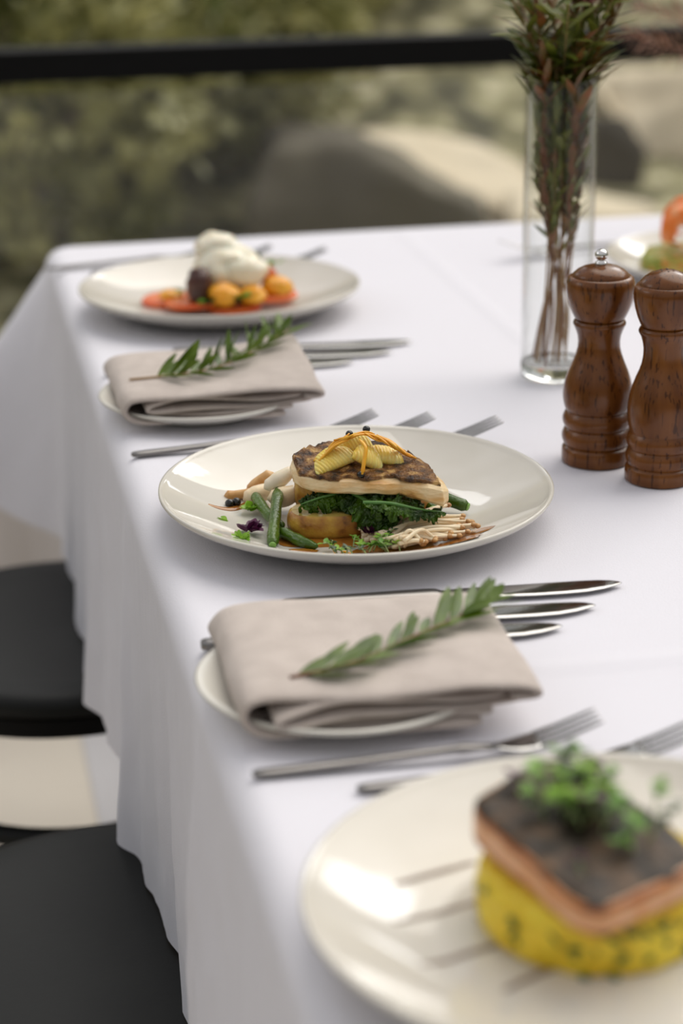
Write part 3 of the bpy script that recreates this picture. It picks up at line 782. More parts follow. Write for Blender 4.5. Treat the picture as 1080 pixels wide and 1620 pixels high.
def make_knife(L=0.226):
    t = thing('dinner_knife', '', 'knife')
    m = MB()
    xs = [0, .001, .004, .02, .05, .08, .098, .102, .105]
    slab(m, xs, [.003, .0045, .0055, .0056, .0058, .0062, .0066, .0060, .0045], [.0036] * 9, [.002, .0028, .0033, .0033, .0033, .0033, .0031, .0028, .002])
    m.build('handle', DARKSTEEL, t)
    m = MB()
    xs = [.104, .110, .120, .14, .165, .185, .200, .212, .220, .2245, .226]
    KW = 1.25
    top = [.0035, .0045, .0066, .0076, .0080, .0080, .0078, .0070, .0052, .0030, .0012]
    bot = [-.0035, -.004, -.0058, -.0082, -.0095, -.0096, -.0088, -.0062, -.003, -.0005, .0004]
    slab(m, xs, [(a - b_) / 2 * KW for a, b_ in zip(top, bot)], [.0036, .0034, .0030, .0026, .0024, .0024, .0024, .0024, .0024, .0024, .0024], [.0016, .0014, .0011, .001, .0009, .0009, .0008, .0008, .0007, .0005, .0003], [(a + b_) / 2 * KW for a, b_ in zip(top, bot)])
    m.build('blade', STEEL, t)
    return t
fork0, knife0 = make_fork(), make_knife()
fused, kused = [0], [0]
def place(proto, flag, a, b, label, group):
    o = proto if not flag[0] else copy_tree(proto)
    flag[0] = 1
    o.location = (a[0], a[1], T + 0.0004)
    k_ = math.hypot(b[0] - a[0], b[1] - a[1]) / (0.2005 if proto['category'] == 'fork' else 0.226); o.scale = (k_, k_, k_)
    o.rotation_euler = (0, 0, math.atan2(b[1] - a[1], b[0] - a[0]))
    tag(o, label, proto['category'], group)
FG, KG = 'forks laid on the cloth', 'knives laid on the cloth'
place(fork0, fused, (.1505, 1.0025), (.341, .9975), 'steel fork in front of the near napkin, its whole length in view', FG)
place(fork0, fused, (.201, .973), (.392, .974), 'steel fork half hidden behind the salmon plate', FG)
place(fork0, fused, (.149, 1.586), (.349, 1.597), 'steel fork behind the fish plate, leftmost of the three tines', FG)
place(fork0, fused, (.191, 1.566), (.391, 1.577), 'steel fork behind the fish plate, middle one of the three tines', FG)
place(fork0, fused, (.242, 1.546), (.441, 1.554), 'steel fork behind the fish plate, rightmost of the three tines', FG)
place(fork0, fused, (.133, 2.290), (.333, 2.303), 'steel fork passing behind the burrata plate at the far left corner', FG)
place(fork0, fused, (.178, 2.258), (.378, 2.263), 'steel fork behind the burrata plate, the middle tines', FG)
place(fork0, fused, (.234, 2.226), (.434, 2.234), 'steel fork behind the burrata plate, the rightmost tines', FG)
place(fork0, fused, (.832, 2.262), (.628, 2.212), 'steel fork just left of the glass vase pointing in from across', FG)
place(knife0, kused, (.207, 1.237), (.432, 1.226), 'steel knife longest in view, between the fish plate and near napkin', KG)
place(knife0, kused, (.178, 1.206), (.403, 1.192), 'steel knife in the middle of the three beside the near napkin', KG)
place(knife0, kused, (.148, 1.183), (.372, 1.163), 'steel knife closest to the near napkin, its handle end showing at left', KG)
place(knife0, kused, (.221, 1.893), (.446, 1.880), 'steel knife nearest the burrata plate beside the far napkin', KG)
place(knife0, kused, (.195, 1.864), (.420, 1.848), 'steel knife in the middle of the three beside the far napkin', KG)
place(knife0, kused, (.152, 1.838), (.378, 1.822), 'steel knife closest to the far napkin, its handle end showing at left', KG)

# ------------------------------------------------------------------ mills
def arc(r0, z0, r1, z1, bulge, k=6):
    return [(r0 + (r1 - r0) * i / k + bulge * math.sin(PI * i / k), z0 + (z1 - z0) * i / k) for i in range(k + 1)]
ZS = 0.925
def mm(prof): return [(r / 1000, z * ZS / 1000) for r, z in prof]
t = thing('pepper_mill', 'turned brown wooden pepper mill with a silver knob', 'pepper mill', (0.501, 1.492, T))
m = MB(); m.lathe(mm([(0.01, 0)] + [(25.5, 0), (26.6, 1.2), (26.8, 7)] + arc(26.6, 12.5, 25.2, 14.5, .2, 2) + [(24.4, 15.2)] + arc(25.0, 16, 25.0, 29.5, 2.0, 8) + [(24.2, 30.3)] + arc(24.8, 31, 24.6, 44, 2.0, 8) + [(23.8, 45)]
                    + [(24.6, 46), (25.8, 50), (26.6, 55), (26.8, 60), (26.2, 66), (25.0, 72), (22.8, 79), (20.0, 86), (17.6, 93), (16.2, 99), (16.0, 104), (16.6, 109), (17.8, 113), (19.0, 116)] + arc(19.4, 117, 19.2, 121.5, .9, 5) + [(18.0, 122.6), (0.01, 122.6)]), 96, capb=False, capt=False)
m.build('body', WOOD, t, autosharp=50)
m = MB(); m.lathe(mm([(0.01, 122.8), (18.6, 123), (19.6, 124.5), (21.6, 129), (23.8, 135), (25.4, 142), (26.2, 149), (26.0, 153.5), (24.8, 157), (23.0, 158.6), (21.4, 158.4), (21.2, 159.2), (20.8, 160.6), (18, 163.3), (14, 165.6), (9, 167.2), (4, 168), (0.01, 168.2)]), 96, capb=False, capt=False)
m.build('head', WOOD, t, autosharp=50)
m = MB(); m.lathe(mm([(0.01, 167.6), (4.6, 167.8), (4.8, 168.8), (4.2, 170.2), (3.0, 171.2), (2.9, 172), (4.2, 173), (4.95, 174.8), (5.0, 176.2), (4.4, 178.2), (3.0, 179.8), (1.4, 180.4), (0.01, 180.5)]), 48, capb=False, capt=False)
m.build('knob', CHROME, t)
ZS = 0.965
t = thing('salt_shaker', 'turned brown wooden salt shaker with a pierced domed top', 'salt shaker', (0.5335, 1.437, T))
m = MB(); m.lathe(mm([(0.01, 0), (25.4, 0), (26.6, 1.2), (26.6, 7)] + arc(26.2, 11, 25.2, 12.2, .2, 2) + [(24.4, 13)] + arc(24.9, 14, 24.7, 25.5, 1.6, 8) + [(24.0, 26.3)] + arc(24.6, 27, 24.2, 38.5, 1.6, 8) + [(23.6, 39.4)]
                    + [(24.2, 41), (25.4, 47), (26.0, 54), (25.8, 61), (24.8, 68), (23.0, 75), (20.6, 82), (18.2, 88), (16.4, 94), (15.6, 100), (15.6, 106), (16.4, 111), (17.6, 115)] + arc(18.6, 117, 18.6, 122, 1.0, 5) + [(17.4, 123), (0.01, 123)]), 96, capb=False, capt=False)
m.build('body', WOOD, t, autosharp=50)
m = MB(); m.lathe(mm([(0.01, 123.2), (17.6, 123.4), (18.6, 125), (20.6, 130), (22.6, 137), (23.9, 144), (24.2, 149), (23.6, 153), (22.0, 155.5), (20.4, 155.9), (20.2, 156.6), (19.6, 158.2), (16.5, 161.5), (12, 164.4), (6.5, 166.4), (0.01, 167)]), 96, capb=False, capt=False)
hd = m.build('head', WOOD, t, autosharp=50)
for a, rr in ((0, 0), (0.3, 5), (1.35, 5), (2.4, 5), (3.4, 5), (4.5, 5), (5.5, 5)):
    m = MB(); m.lathe(mm([(0.01, 0), (0.75, 0), (0.75, 0.35), (0.01, 0.35)]), 12, capb=False, capt=False)
    m.build('shaker_hole', CAPER, hd, loc=(rr / 1000 * math.cos(a), rr / 1000 * math.sin(a), ZS * (167 - (0.55 if rr else 0.05)) / 1000))

# ------------------------------------------------------------------ vases and their sprigs
def vase(label, loc, R0, H):
    t = thing('glass_vase', label, 'vase', loc, 0, 'glass vases'); w = 0.0022
    m = MB()
    m.lathe([(R0 - w, 0.0145), (R0, 0.0145), (R0, H - .0012), (R0 - .0007, H), (R0 - w + .0007, H), (R0 - w, H - .0012), (R0 - w, 0.0145)], 96, capb=False, capt=False)
    m.build('wall', VASEGLASS, t, autosharp=50)
    m = MB(); m.lathe([(0.0001, 0.0005), (R0 - .0025, 0.0005), (R0 - .0004, 0.003), (R0, 0.006), (R0, 0.0142), (R0 - .004, 0.0135), (0.0001, 0.0128)], 96, capb=False, capt=False)
    m.build('thick_base', GLASS, t)
    return t
VX, VY, VH, VR = 0.543, 1.735, 0.263, 0.0312
vase('tall clear cylinder vase of leafy stems behind the wooden mills', (VX, VY, T), VR, VH)
rv = random.Random(31)
N = 17
for i in range(N):
    a = 2 * PI * i / N + rv.uniform(-.2, .2)
    rb = rv.uniform(0.009, 0.021); ab = 2.4 * i + rv.uniform(-.3, .3)
    rt = 0.026 * math.sqrt(rv.uniform(0.25, 1)) * 0.9
    hh = rv.uniform(0.33, 0.42); so = rv.uniform(0.025, 0.092)
    bz = 0.0155 if i % 3 else rv.uniform(0.05, 0.09)
    bronze = i % 3 == 1
    if i % 3: bp_ = (rb * math.cos(ab) - 0.004, rb * math.sin(ab), bz)
    else: bp_ = (rb * math.cos(ab) - 0.002, rb * math.sin(ab), 0.0155)
    path = [bp_, (0.010 * math.cos(ab) - 0.001, 0.010 * math.sin(ab), 0.07), (rt * .75 * math.cos(a), rt * .75 * math.sin(a), 0.150), (rt * .97 * math.cos(a), rt * .97 * math.sin(a), 0.21), (rt * math.cos(a), rt * math.sin(a), VH), (so * math.cos(a), so * math.sin(a), hh)]
    sprig('leafy_stem', 'leafy bronze tinged stem standing in the bunch in the tall vase' if bronze else 'leafy green stem standing in the bunch in the tall vase', 'stem', path, 0.039, 0.0072, 62, VASELEAFRED if bronze else VASELEAF, STEM if bronze else STEMTAN, (VX, VY, T), 100 + i,
          'bronze tinged stems in the vase' if bronze else 'green stems in the vase', stem_r=0.0011, t0=rv.uniform(0.22, 0.46), spread=0.72, cyl=(0.0275, VH))
# mauve flower heads at the top of the bunch
for k, (dx, dy, z) in enumerate(((0.012, -0.02, 0.325), (0.045, -0.012, 0.332))):
    t = thing('flower_stem', ('mauve flower head at the top of the vase bunch, left one', 'mauve flower head at the top of the vase bunch, right one')[k], 'flower', (VX, VY, T), 0, 'mauve flowers in the vase')
    m = MB(); m.tube(smooth_path([(0.004 * k, 0.008, 0.0155), (0.004, 0.004, 0.12), (dx * .4, dy * .4, VH), (dx, dy, z)], 6), 0.0013, 7); m.build('stem', STEM, t)
    m = MB(); rr = random.Random(50 + k)
    for i in range(46):
        th, ph = rr.uniform(0, 2 * PI), rr.uniform(-0.2, 1.3)
        d = Vector((math.cos(th) * math.cos(ph), math.sin(th) * math.cos(ph), math.sin(ph)))
        m.leaf(Vector((dx, dy, z)) + d * 0.002, d, Vector((0, 0, 1)) + d * .2, rr.uniform(.013, .02), .005, 0.3, k=4)
    m.build('petals', PETAL, t)
# second vase standing off to the right, its feathery sprig reaching into the picture
VX2, VY2 = 0.935, 2.30
vase('second clear vase at the far right corner of the table', (VX2, VY2, T), VR, 0.20)
for i, (dx, dy, z) in enumerate(((-0.150, -0.03, 0.235), (-0.120, 0.03, 0.262), (-0.085, -0.05, 0.285), (0.03, 0.03, 0.30))):
    sprig('feathery_stem', ('dusty pink feathery stem reaching furthest left over the rail at the right edge', 'dusty pink feathery stem leaning behind the others at the right edge', 'dusty pink feathery stem rising at the right edge of the picture', 'dusty pink feathery stem standing straight in the second vase')[i], 'stem',
          [(0.004 * (i - 1.5), 0.003 * i, 0.0155), (dx * .12, dy * .12, 0.12), (dx * .2, dy * .2, 0.2), (dx * .6, dy * .6, z - 0.02), (dx, dy, z - 0.005 * i)], 0.03, 0.0024, 46, PINKLEAF, STEM, (VX2, VY2, T), 200 + i, 'feathery stems in the second vase', t0=0.62, spread=0.75)

# ------------------------------------------------------------------ the fish dish (centre plate)
def W_(x, y, z): return Vector((x, y, T + z))
SZ = 0.0062
def single(mb, name, m, label, cat, group=None, **kw):
    """a one-mesh thing with its origin moved to the base of its geometry"""
    xs = [v[0] for v in mb.v]; ys = [v[1] for v in mb.v]; z0 = min(v[2] for v in mb.v)
    o_ = Vector(((min(xs) + max(xs)) / 2, (min(ys) + max(ys)) / 2, z0))
    mb.v = [(v[0] - o_.x, v[1] - o_.y, v[2] - o_.z) for v in mb.v]
    return tag(mb.build(name, m, loc=o_, **kw), label, cat, group)
def potato(label, c, L, D, H, rz, seed, z0=SZ):
    t = thing('potato_slice', label, 'potato', (c[0], c[1], T + z0), rz, 'roast potato slices')
    m = MB()
    def shape(u, v):
        a = 2 * PI * u
        ca, sa = math.cos(a), math.sin(a)
        p = 2.5
        rr = (abs(ca) ** p + abs(sa) ** p) ** (-1 / p)
        k = 1 + 0.05 * noise.noise(Vector((ca * 1.5, sa * 1.5, seed)))
        prof = [(0.02, 0.0), (0.80, 0.0), (0.93, 0.07), (0.99, 0.28), (1.0, 0.5), (0.985, 0.75), (0.95, 0.92), (0.90, 0.985)]
        x = v * (len(prof) - 1); j = min(int(x), len(prof) - 2); f = x - j
        r = prof[j][0] * (1 - f) + prof[j + 1][0] * f; z = prof[j][1] * (1 - f) + prof[j + 1][1] * f
        return Vector((ca * rr * r * L * k, sa * rr * r * D * k, z * H + 0.0006 * noise.noise(Vector((ca * 3, sa * 3, z * 3 + seed)))))
    m.grid(shape, 56, 15, closed_u=True); m.build('skin', POTATO, t)
    m = MB()
    def top(u, v):
        q = shape(u, 1.0); s = 1 - v
        return Vector((q.x * s, q.y * s, q.z + H * 0.035 * (1 - s ** 3) + 0.0004 * noise.noise(Vector((q.x * s * 200, q.y * s * 200, seed)))))
    m.grid(top, 56, 8, closed_u=True)
    f = m.build('cut_face', POTATOCUT, t); f['label'] = 'browned flat cut face'
    return t
potato('thick roast potato slice at the front under the kale', (0.2665, 1.362), 0.032, 0.020, 0.0170, math.radians(-6), 1)
potato('roast potato slice hidden under the right end of the fish', (0.319, 1.372), 0.024, 0.017, 0.019, math.radians(10), 2)
potato('roast potato slice under the back of the fish', (0.277, 1.405), 0.030, 0.019, 0.032, math.radians(8), 3)

# fish fillet: cross-sections along its length
FU = [0.0, 0.06, 0.15, 0.3, 0.5, 0.7, 0.85, 0.94, 1.0]
FXs = [0.2405, 0.2445, 0.254, 0.268, 0.288, 0.309, 0.325, 0.3345, 0.3405]
FYF = [1.372, 1.360, 1.351, 1.343, 1.338, 1.334, 1.322, 1.318, 1.325]   # front edge
FYB = [1.384, 1.392, 1.400, 1.406, 1.408, 1.402, 1.385, 1.366, 1.347]   # back edge
FZF = [0.0400, 0.0390, 0.0385, 0.0380, 0.0375, 0.0365, 0.0345, 0.0330, 0.0340]  # underside at the front
FTH = [0.006, 0.0090, 0.0098, 0.0102, 0.0106, 0.0118, 0.0132, 0.0122, 0.008]
FRB = [0.005, 0.007, 0.0085, 0.0100, 0.0105, 0.0090, 0.007, 0.0045, 0.002]        # rise to the back
def fsec(u):
    g = lambda a: smooth_interp(u, FU, a)
    return g(FXs), g(FYF), g(FYB), g(FZF), g(FTH), g(FRB)
fish = thing('fish_fillet', 'pan seared white fish fillet lying skin up on the kale', 'fish fillet', (0.290, 1.365, T + 0.033))
FO = Vector((0.290, 1.365, 0.033))
def fish_pt(u, v):
    x, yf, yb, zf, th, rb = fsec(u)
    # v: 0..1 around the section, starting under the back, forward along the bottom, up the front, back along the top
    sec = [(1.0, 0.25, 0), (0.6, 0.0, 0), (0.2, -0.02, 0), (0.03, 0.04, 0), (-0.015, 0.25, 0), (-0.012, 0.55, 0), (0.015, 0.85, 0), (0.07, 0.99, 0), (0.3, 1.03, 0), (0.6, 1.02, 0), (0.9, 0.92, 0), (1.0, 0.62, 0)]
    n = len(sec); q = v * n; j = int(q) % n; f = q - int(q); f = f * f * (3 - 2 * f)
    a, b_ = sec[j], sec[(j + 1) % n]
    d = a[0] * (1 - f) + b_[0] * f; h = a[1] * (1 - f) + b_[1] * f
    y = yf + (yb - yf) * d; z = zf + rb * d + th * h
    p = Vector((x, y, z))
    nz_ = noise.fractal(p * 75, 0.9, 2.0, 3)
    p += Vector((0.0010 * noise.noise(p * 60 + Vector((5, 0, 0))), 0.0011 * nz_, 0.0008 * nz_))
    return p - FO
m = MB()
m.grid(lambda v, u: fish_pt(u, v), 72, 70, closed_u=True)
nu_ = 72
m.f.append(tuple(range(nu_))[::-1]); m.f.append(tuple(69 * nu_ + i for i in range(nu_)))
m.build('flesh', FLESH, fish)
def skin_pt(u, w, dz):
    uu = 0.035 + 0.90 * u
    x, yf, yb, zf, th, rb = fsec(uu)
    fr = 0.045 + 0.035 * math.sin(uu * 23) * 0.5 + 0.05 * noise.noise(Vector((uu * 9, 0, 2))) + 0.30 * max(0, uu - 0.72) ** 1.2
    d = fr + (0.97 - fr) * w
    h = 1.0 + 0.03 * math.sin(PI * min(1, d * 1.4)) - 0.16 * max(0, (d - 0.75) / 0.25) ** 2
    p = Vector((x, yf + (yb - yf) * d, zf + rb * d + th * h + dz))
    e_ = min(w, 1 - w, u, 1 - u)
    p.z += 0.0009 * noise.fractal(p * 120, 0.8, 2, 3) + 0.0016 * math.exp(-e_ / 0.05) * (0.4 + noise.noise(Vector((u * 30, w * 8, 1))))
    return p - FO
m = MB()
m.grid(lambda u, w: skin_pt(u, w, 0.0012), 110, 44)
k0 = len(m.v)
m.grid(lambda u, w: skin_pt(u, w, -0.0008), 110, 44)
bd = [i for i in range(110)] + [j * 110 + 109 for j in range(1, 44)] + [43 * 110 + i for i in range(108, -1, -1)] + [j * 110 for j in range(42, 0, -1)]
for a_, b_ in zip(bd, bd[1:] + bd[:1]): m.f.append((a_, a_ + k0, b_ + k0, b_))
m.build('skin', SKIN, fish)['label'] = 'crisp dark brown fish skin'

# kale leaves
def kale(label, rib, half, seed, nvec=(0, -0.6, 0.8)):
    rib = smooth_path([W_(*q) for q in rib], 10)
    org = min(rib, key=lambda q: q.z).copy()
    t = thing('kale_leaf', label, 'kale', org, 0, 'kale leaves under the fish')
    n0 = Vector(nvec).normalized()
    m = MB(); K = len(rib)
    def fn(u, v):
        x = u * (K - 1); j = min(int(x), K - 2); p = rib[j].lerp(rib[j + 1], x - j)
        d = (rib[j + 1] - rib[j]).normalized(); sd = d.cross(n0).normalized(); nn = sd.cross(d)
        w = (v - 0.5) * 2; aw = abs(w)
        hw = half * (0.35 + 0.65 * math.sin(PI * min(1, u * 0.95 + 0.08)) ** 0.6) * (1 + 0.25 * noise.noise(Vector((u * 7, math.copysign(3, w), seed))))
        rf = aw ** 1.6
        sg = 3.0 if w > 0 else -3.0
        a = 0.0085 * rf * noise.noise(Vector((u * 9, sg, seed))) + 0.0075 * rf ** 1.5 * noise.noise(Vector((u * 24, sg + w, seed))) + 0.0050 * rf ** 2 * noise.noise(Vector((u * 60, sg + w * 2, seed))) + 0.0016 * noise.fractal(Vector((u * 14, w * 4, seed)), 0.8, 2, 3)
        q = p + sd * (w * hw) + nn * a + d * (0.0060 * rf * noise.noise(Vector((u * 40, sg, seed + 7))))
        q -= nn * (0.35 * hw * aw ** 2)
        q.z = max(q.z, T + SZ + 0.0012)
        return q - org
    m.grid(fn, 170, 41); m.build('leaf_blade', KALE, t)
    m = MB(); m.tube([q - org + n0 * 0.0006 for q in rib], [0.0016 - 0.0011 * i / (K - 1) for i in range(K)], 8); m.build('rib', KALERIB, t)
    return t
kale('curly kale leaf hanging at the left under the fish', [(0.285, 1.366, 0.036), (0.270, 1.357, 0.0355), (0.256, 1.355, 0.0335), (0.243, 1.358, 0.0285)], 0.0110, 1)
kale('curly kale leaf in the middle falling over the front potato slice', [(0.276, 1.360, 0.036), (0.287, 1.340, 0.033), (0.298, 1.333, 0.027), (0.306, 1.330, 0.020)], 0.0150, 5)
kale('kale leaf with the pale rib running along under the fish', [(0.282, 1.334, 0.0345), (0.300, 1.328, 0.0345), (0.318, 1.322, 0.031), (0.336, 1.326, 0.026)], 0.0095, 9, (0, -0.3, 0.95))
kale('kale leaf tucked deepest beneath the middle of the fish', [(0.262, 1.364, 0.031), (0.285, 1.357, 0.032), (0.305, 1.350, 0.031), (0.328, 1.346, 0.024)], 0.014, 13)

# green beans
def bean(label, pts, r, seed, cut=True):
    p = smooth_path([W_(*q) for q in pts], 8); n = len(p)
    org = min(p, key=lambda q: q.z).copy(); org.z -= r
    t = thing('green_bean', label, 'green bean', org, 0, 'green beans on the fish plate')
    rad = [r * (0.55 + 0.45 * min(1, i / 4, (n - 1 - i) / (1 if cut else 9))) * (1 + 0.06 * math.sin(i * 0.9 + seed)) for i in range(n)]
    if not cut: rad[-1] = r * 0.2
    m = MB(); m.tube([q - org for q in p], rad, 16, sy=0.92); m.build('pod', BEAN, t)
    if cut:
        d = (p[-1] - p[-2]).normalized(); m = MB()
        m.tube([p[-1] - org - d * 0.0002, p[-1] - org + d * 0.0006], [r * 0.62, r * 0.5], 14); m.build('cut_end', BEANCUT, t)['label'] = 'pale cut end'
    return t
bean('green bean leaning away at the left of the front bean', [(0.2215, 1.436, 0.0155), (0.2230, 1.410, 0.0135), (0.2265, 1.385, 0.0115), (0.232, 1.366, 0.0110)], 0.0042, 1, False)
bean('green bean standing nearest the plate rim, pointing at the viewer', [(0.2390, 1.424, 0.0210), (0.2325, 1.395, 0.0195), (0.2245, 1.360, 0.0155), (0.2180, 1.330, 0.0108)], 0.0042, 2)
bean('green bean lying low and tapering towards the front potato', [(0.2270, 1.362, 0.0105), (0.2330, 1.347, 0.0105), (0.2400, 1.333, 0.0102), (0.2480, 1.324, 0.0092)], 0.0043, 3, False)
bean('short green bean poking out below the right end of the fish', [(0.334, 1.400, 0.0195), (0.336, 1.380, 0.0190), (0.3365, 1.356, 0.0180)], 0.0050, 4)
bean('green bean with cut end showing at the far right of the fish', [(0.330, 1.402, 0.0250), (0.345, 1.388, 0.0185), (0.3665, 1.372, 0.0125)], 0.0050, 5)

# pale roots
def root(label, pts, rads, m_, seed, tip=None):
    p = smooth_path([W_(*q) for q in pts], 6); n = len(p); k = len(pts) - 1
    rad = [smooth_interp(i / (n - 1), [j / k for j in range(k + 1)], rads) * (1 + 0.05 * noise.noise(Vector((i * 0.4, seed, 0)))) for i in range(n)]
    rad[0] *= 0.6; rad[-1] *= 0.6
    p = [p[0] - (p[1] - p[0]).normalized() * rads[0] * 0.35] + p + [p[-1] + (p[-1] - p[-2]).normalized() * rads[-1] * 0.35]
    rad = [rads[0] * 0.15] + rad + [rads[-1] * 0.15]
    m = MB(); m.tube(p, rad, 18)
    return single(m, 'roasted_root', m_, label, 'root vegetable', 'pale roasted roots')
root('slim browned root at the far left of the pale roots', [(0.203, 1.443, 0.0105), (0.212, 1.442, 0.0110), (0.224, 1.440, 0.0130), (0.234, 1.440, 0.0145)], [0.0040, 0.0035, 0.0036, 0.0040], BROWNROOT, 1)
root('browned root standing up behind the pale roots', [(0.221, 1.452, 0.0105), (0.229, 1.453, 0.0155), (0.239, 1.452, 0.0215)], [0.0036, 0.0048, 0.0050], BROWNROOT, 2)
root('pale root in front of the browned ones', [(0.2150, 1.427, 0.0125), (0.2240, 1.430, 0.0145), (0.2345, 1.434, 0.0150)], [0.0052, 0.0066, 0.0062], PALE, 3)
root('creamy white root touching the left end of the fish', [(0.2290, 1.420, 0.0225), (0.2385, 1.421, 0.0270), (0.2500, 1.423, 0.0335)], [0.0048, 0.0062, 0.0042], PALEWHITE, 4)
root('plump pale root lying closest to the green beans', [(0.2305, 1.412, 0.0165), (0.2400, 1.412, 0.0170), (0.2510, 1.414, 0.0190)], [0.0058, 0.0078, 0.0060], PALE, 5)

# citrus, zest, berries on the fish
DZ = 0.0060
def citrus(label, c, L, Hh, th, rot, seed):
    c = (c[0], c[1] + 0.007, c[2] - DZ + 0.0015); L *= 1.08; Hh *= 1.15
    t = thing('citrus_segment', label, 'citrus segment', W_(*c), 0, 'citrus segments on the fish')
    m = MB()
    def fn(u, v):                                          # half-moon wedge
        a = 2 * PI * u; b_ = PI * v
        x = -math.cos(b_) * L
        prof = math.sin(b_) ** 0.75
        z = Hh * prof * (0.5 + 0.5 * math.sin(a)); y = th * prof * math.cos(a) * (0.45 + 0.55 * (0.5 - 0.5 * math.sin(a)))
        rid = 0.0004 * math.sin(x * 2600 + z * 900)
        return Vector((x, y + (rid if math.cos(a) < 0 else -rid), z)) * (1 + 0.04 * noise.noise(Vector((x * 150, z * 150, seed))))
    m.grid(fn, 40, 60, closed_u=True)
    o = m.build('flesh', CITRUS, t); o.rotation_euler = rot
    return t
citrus('yellow citrus segment at the left leaning on the fish skin', (0.2705, 1.352, 0.0575), 0.0150, 0.0150, 0.0045, (math.radians(-48), math.radians(-14), math.radians(14)), 1)
citrus('bright citrus segment in the middle pointing down the fish', (0.2890, 1.348, 0.0590), 0.0115, 0.0140, 0.0050, (math.radians(-40), math.radians(32), math.radians(4)), 2)
citrus('yellow citrus segment at the right leaning on the fish skin', (0.3010, 1.354, 0.0580), 0.0145, 0.0125, 0.0042, (math.radians(-46), math.radians(10), math.radians(-10)), 3)
citrus('pale citrus segment at the back of the pile', (0.2860, 1.366, 0.0600), 0.0125, 0.0150, 0.0055, (math.radians(-20), math.radians(-6), math.radians(4)), 4)
rz_ = random.Random(3)
ZTOP = [(0.2535, 1.362, 0.0550), (0.262, 1.362, 0.0600), (0.271, 1.361, 0.0670), (0.280, 1.361, 0.0725), (0.289, 1.361, 0.0735), (0.298, 1.360, 0.0700), (0.307, 1.358, 0.0655), (0.316, 1.356, 0.0605), (0.325, 1.353, 0.0545)]
for i in range(17):
    a_ = rz_.randint(0, 5) if i > 3 else (0, 1, 4, 5)[i]; n_ = rz_.randint(2, 3)
    q = [Vector(ZTOP[k]) + Vector((rz_.uniform(-.002, .002), rz_.uniform(-.0055, .0045) + .006, rz_.uniform(-.0022, .0012) + .002)) for k in range(a_, min(9, a_ + n_ + 1))]
    if i == 8: q = [Vector((0.288 + .004 * (i - 10) * .4, 1.357, .0735)), Vector((0.290 + .003 * (i - 10) * .4, 1.350, .0690)), Vector((0.289 + .005 * (i - 10) * .4, 1.344, .0600)), Vector((0.288 + .006 * (i - 10) * .4, 1.341, .0530))]
    pp = smooth_path([W_(*v) for v in q], 7); m = MB()
    m.tube(pp, [0.0015 * (1 if 1 < k < len(pp) - 2 else 0.55) for k in range(len(pp))], 7, sy=0.55)
    single(m, 'zest_strand', ZEST, 'thin strand of orange zest in the pile over the citrus segments', 'orange zest', 'orange zest strands on the fish')
def berry(label, c, r, grp='black berries on the fish'):
    m = MB(); m.blob(W_(*c), (r, r, r * 0.95), 0.05, 2, c[0] * 100, 20, 14)
    single(m, 'black_berry', CAPER, label, 'berry', grp)
berry('black peppercorn sized berry on top of the citrus at the left', (0.2815, 1.375, 0.0720), 0.0027)
berry('black peppercorn sized berry at the very top of the citrus pile', (0.2930, 1.372, 0.0755), 0.0027)
berry('black berry in front of the citrus on the fish skin', (0.2830, 1.345, 0.0515), 0.0029)
berry('black berry on the sauce streak at the left of the plate, outer one', (0.2030, 1.426, 0.0105), 0.0033, 'black berries on the plate')
berry('black berry on the sauce streak at the left of the plate, inner one', (0.2085, 1.428, 0.0105), 0.0033, 'black berries on the plate')

# sauce
def puddle(name, label, cx, cy, pts_r, seed, m_, group, h=0.0009, base=None):
    m = MB()
    def fn(u, v):
        a = 2 * PI * u
        k = (1 + 0.30 * noise.fractal(Vector((math.cos(a) * 1.4, math.sin(a) * 1.4, seed)), 0.8, 2, 3))
        s = v
        x = pts_r[0] * k * s * math.cos(a); y = pts_r[1] * k * s * math.sin(a)
        rr = math.hypot(cx + x - base.x, cy + y - base.y)
        return Vector((cx + x, cy + y, T + plate_z(rr) + 0.0001 + h * (1 - s ** 4)))
    m.grid(fn, 48, 9, closed_u=True)
    return single(m, name, m_, label, 'sauce', group)
puddle('sauce_pool', 'amber sauce pooled around the front potato slice', 0.270, 1.352, (0.042, 0.026), 1, SAUCE, 'sauce on the fish plate', base=PC)
puddle('sauce_pool', 'amber sauce under the enoki mushrooms', 0.322, 1.318, (0.046, 0.026), 2, SAUCE, 'sauce on the fish plate', base=PC)
puddle('sauce_pool', 'amber sauce spot at the end of the low green bean', 0.238, 1.322, (0.010, 0.007), 3, SAUCE, 'sauce on the fish plate', base=PC)
m = MB(); pp = smooth_path([(0.187, 1.421, 0), (0.194, 1.418, 0), (0.203, 1.419, 0), (0.212, 1.427, 0), (0.220, 1.438, 0)], 8)
pp = [Vector((q.x, q.y, T + plate_z(math.hypot(q.x - PC.x, q.y - PC.y)) + 0.0004)) for q in pp]
m.tube(pp, [0.0004 + 0.0028 * math.sin(PI * min(1, (i + 1) / len(pp) * 0.9)) ** 0.6 for i in range(len(pp))], 10, sy=0.3)
single(m, 'sauce_streak', SAUCE, 'amber sauce streak brushed under the two black berries', 'sauce', 'sauce on the fish plate')

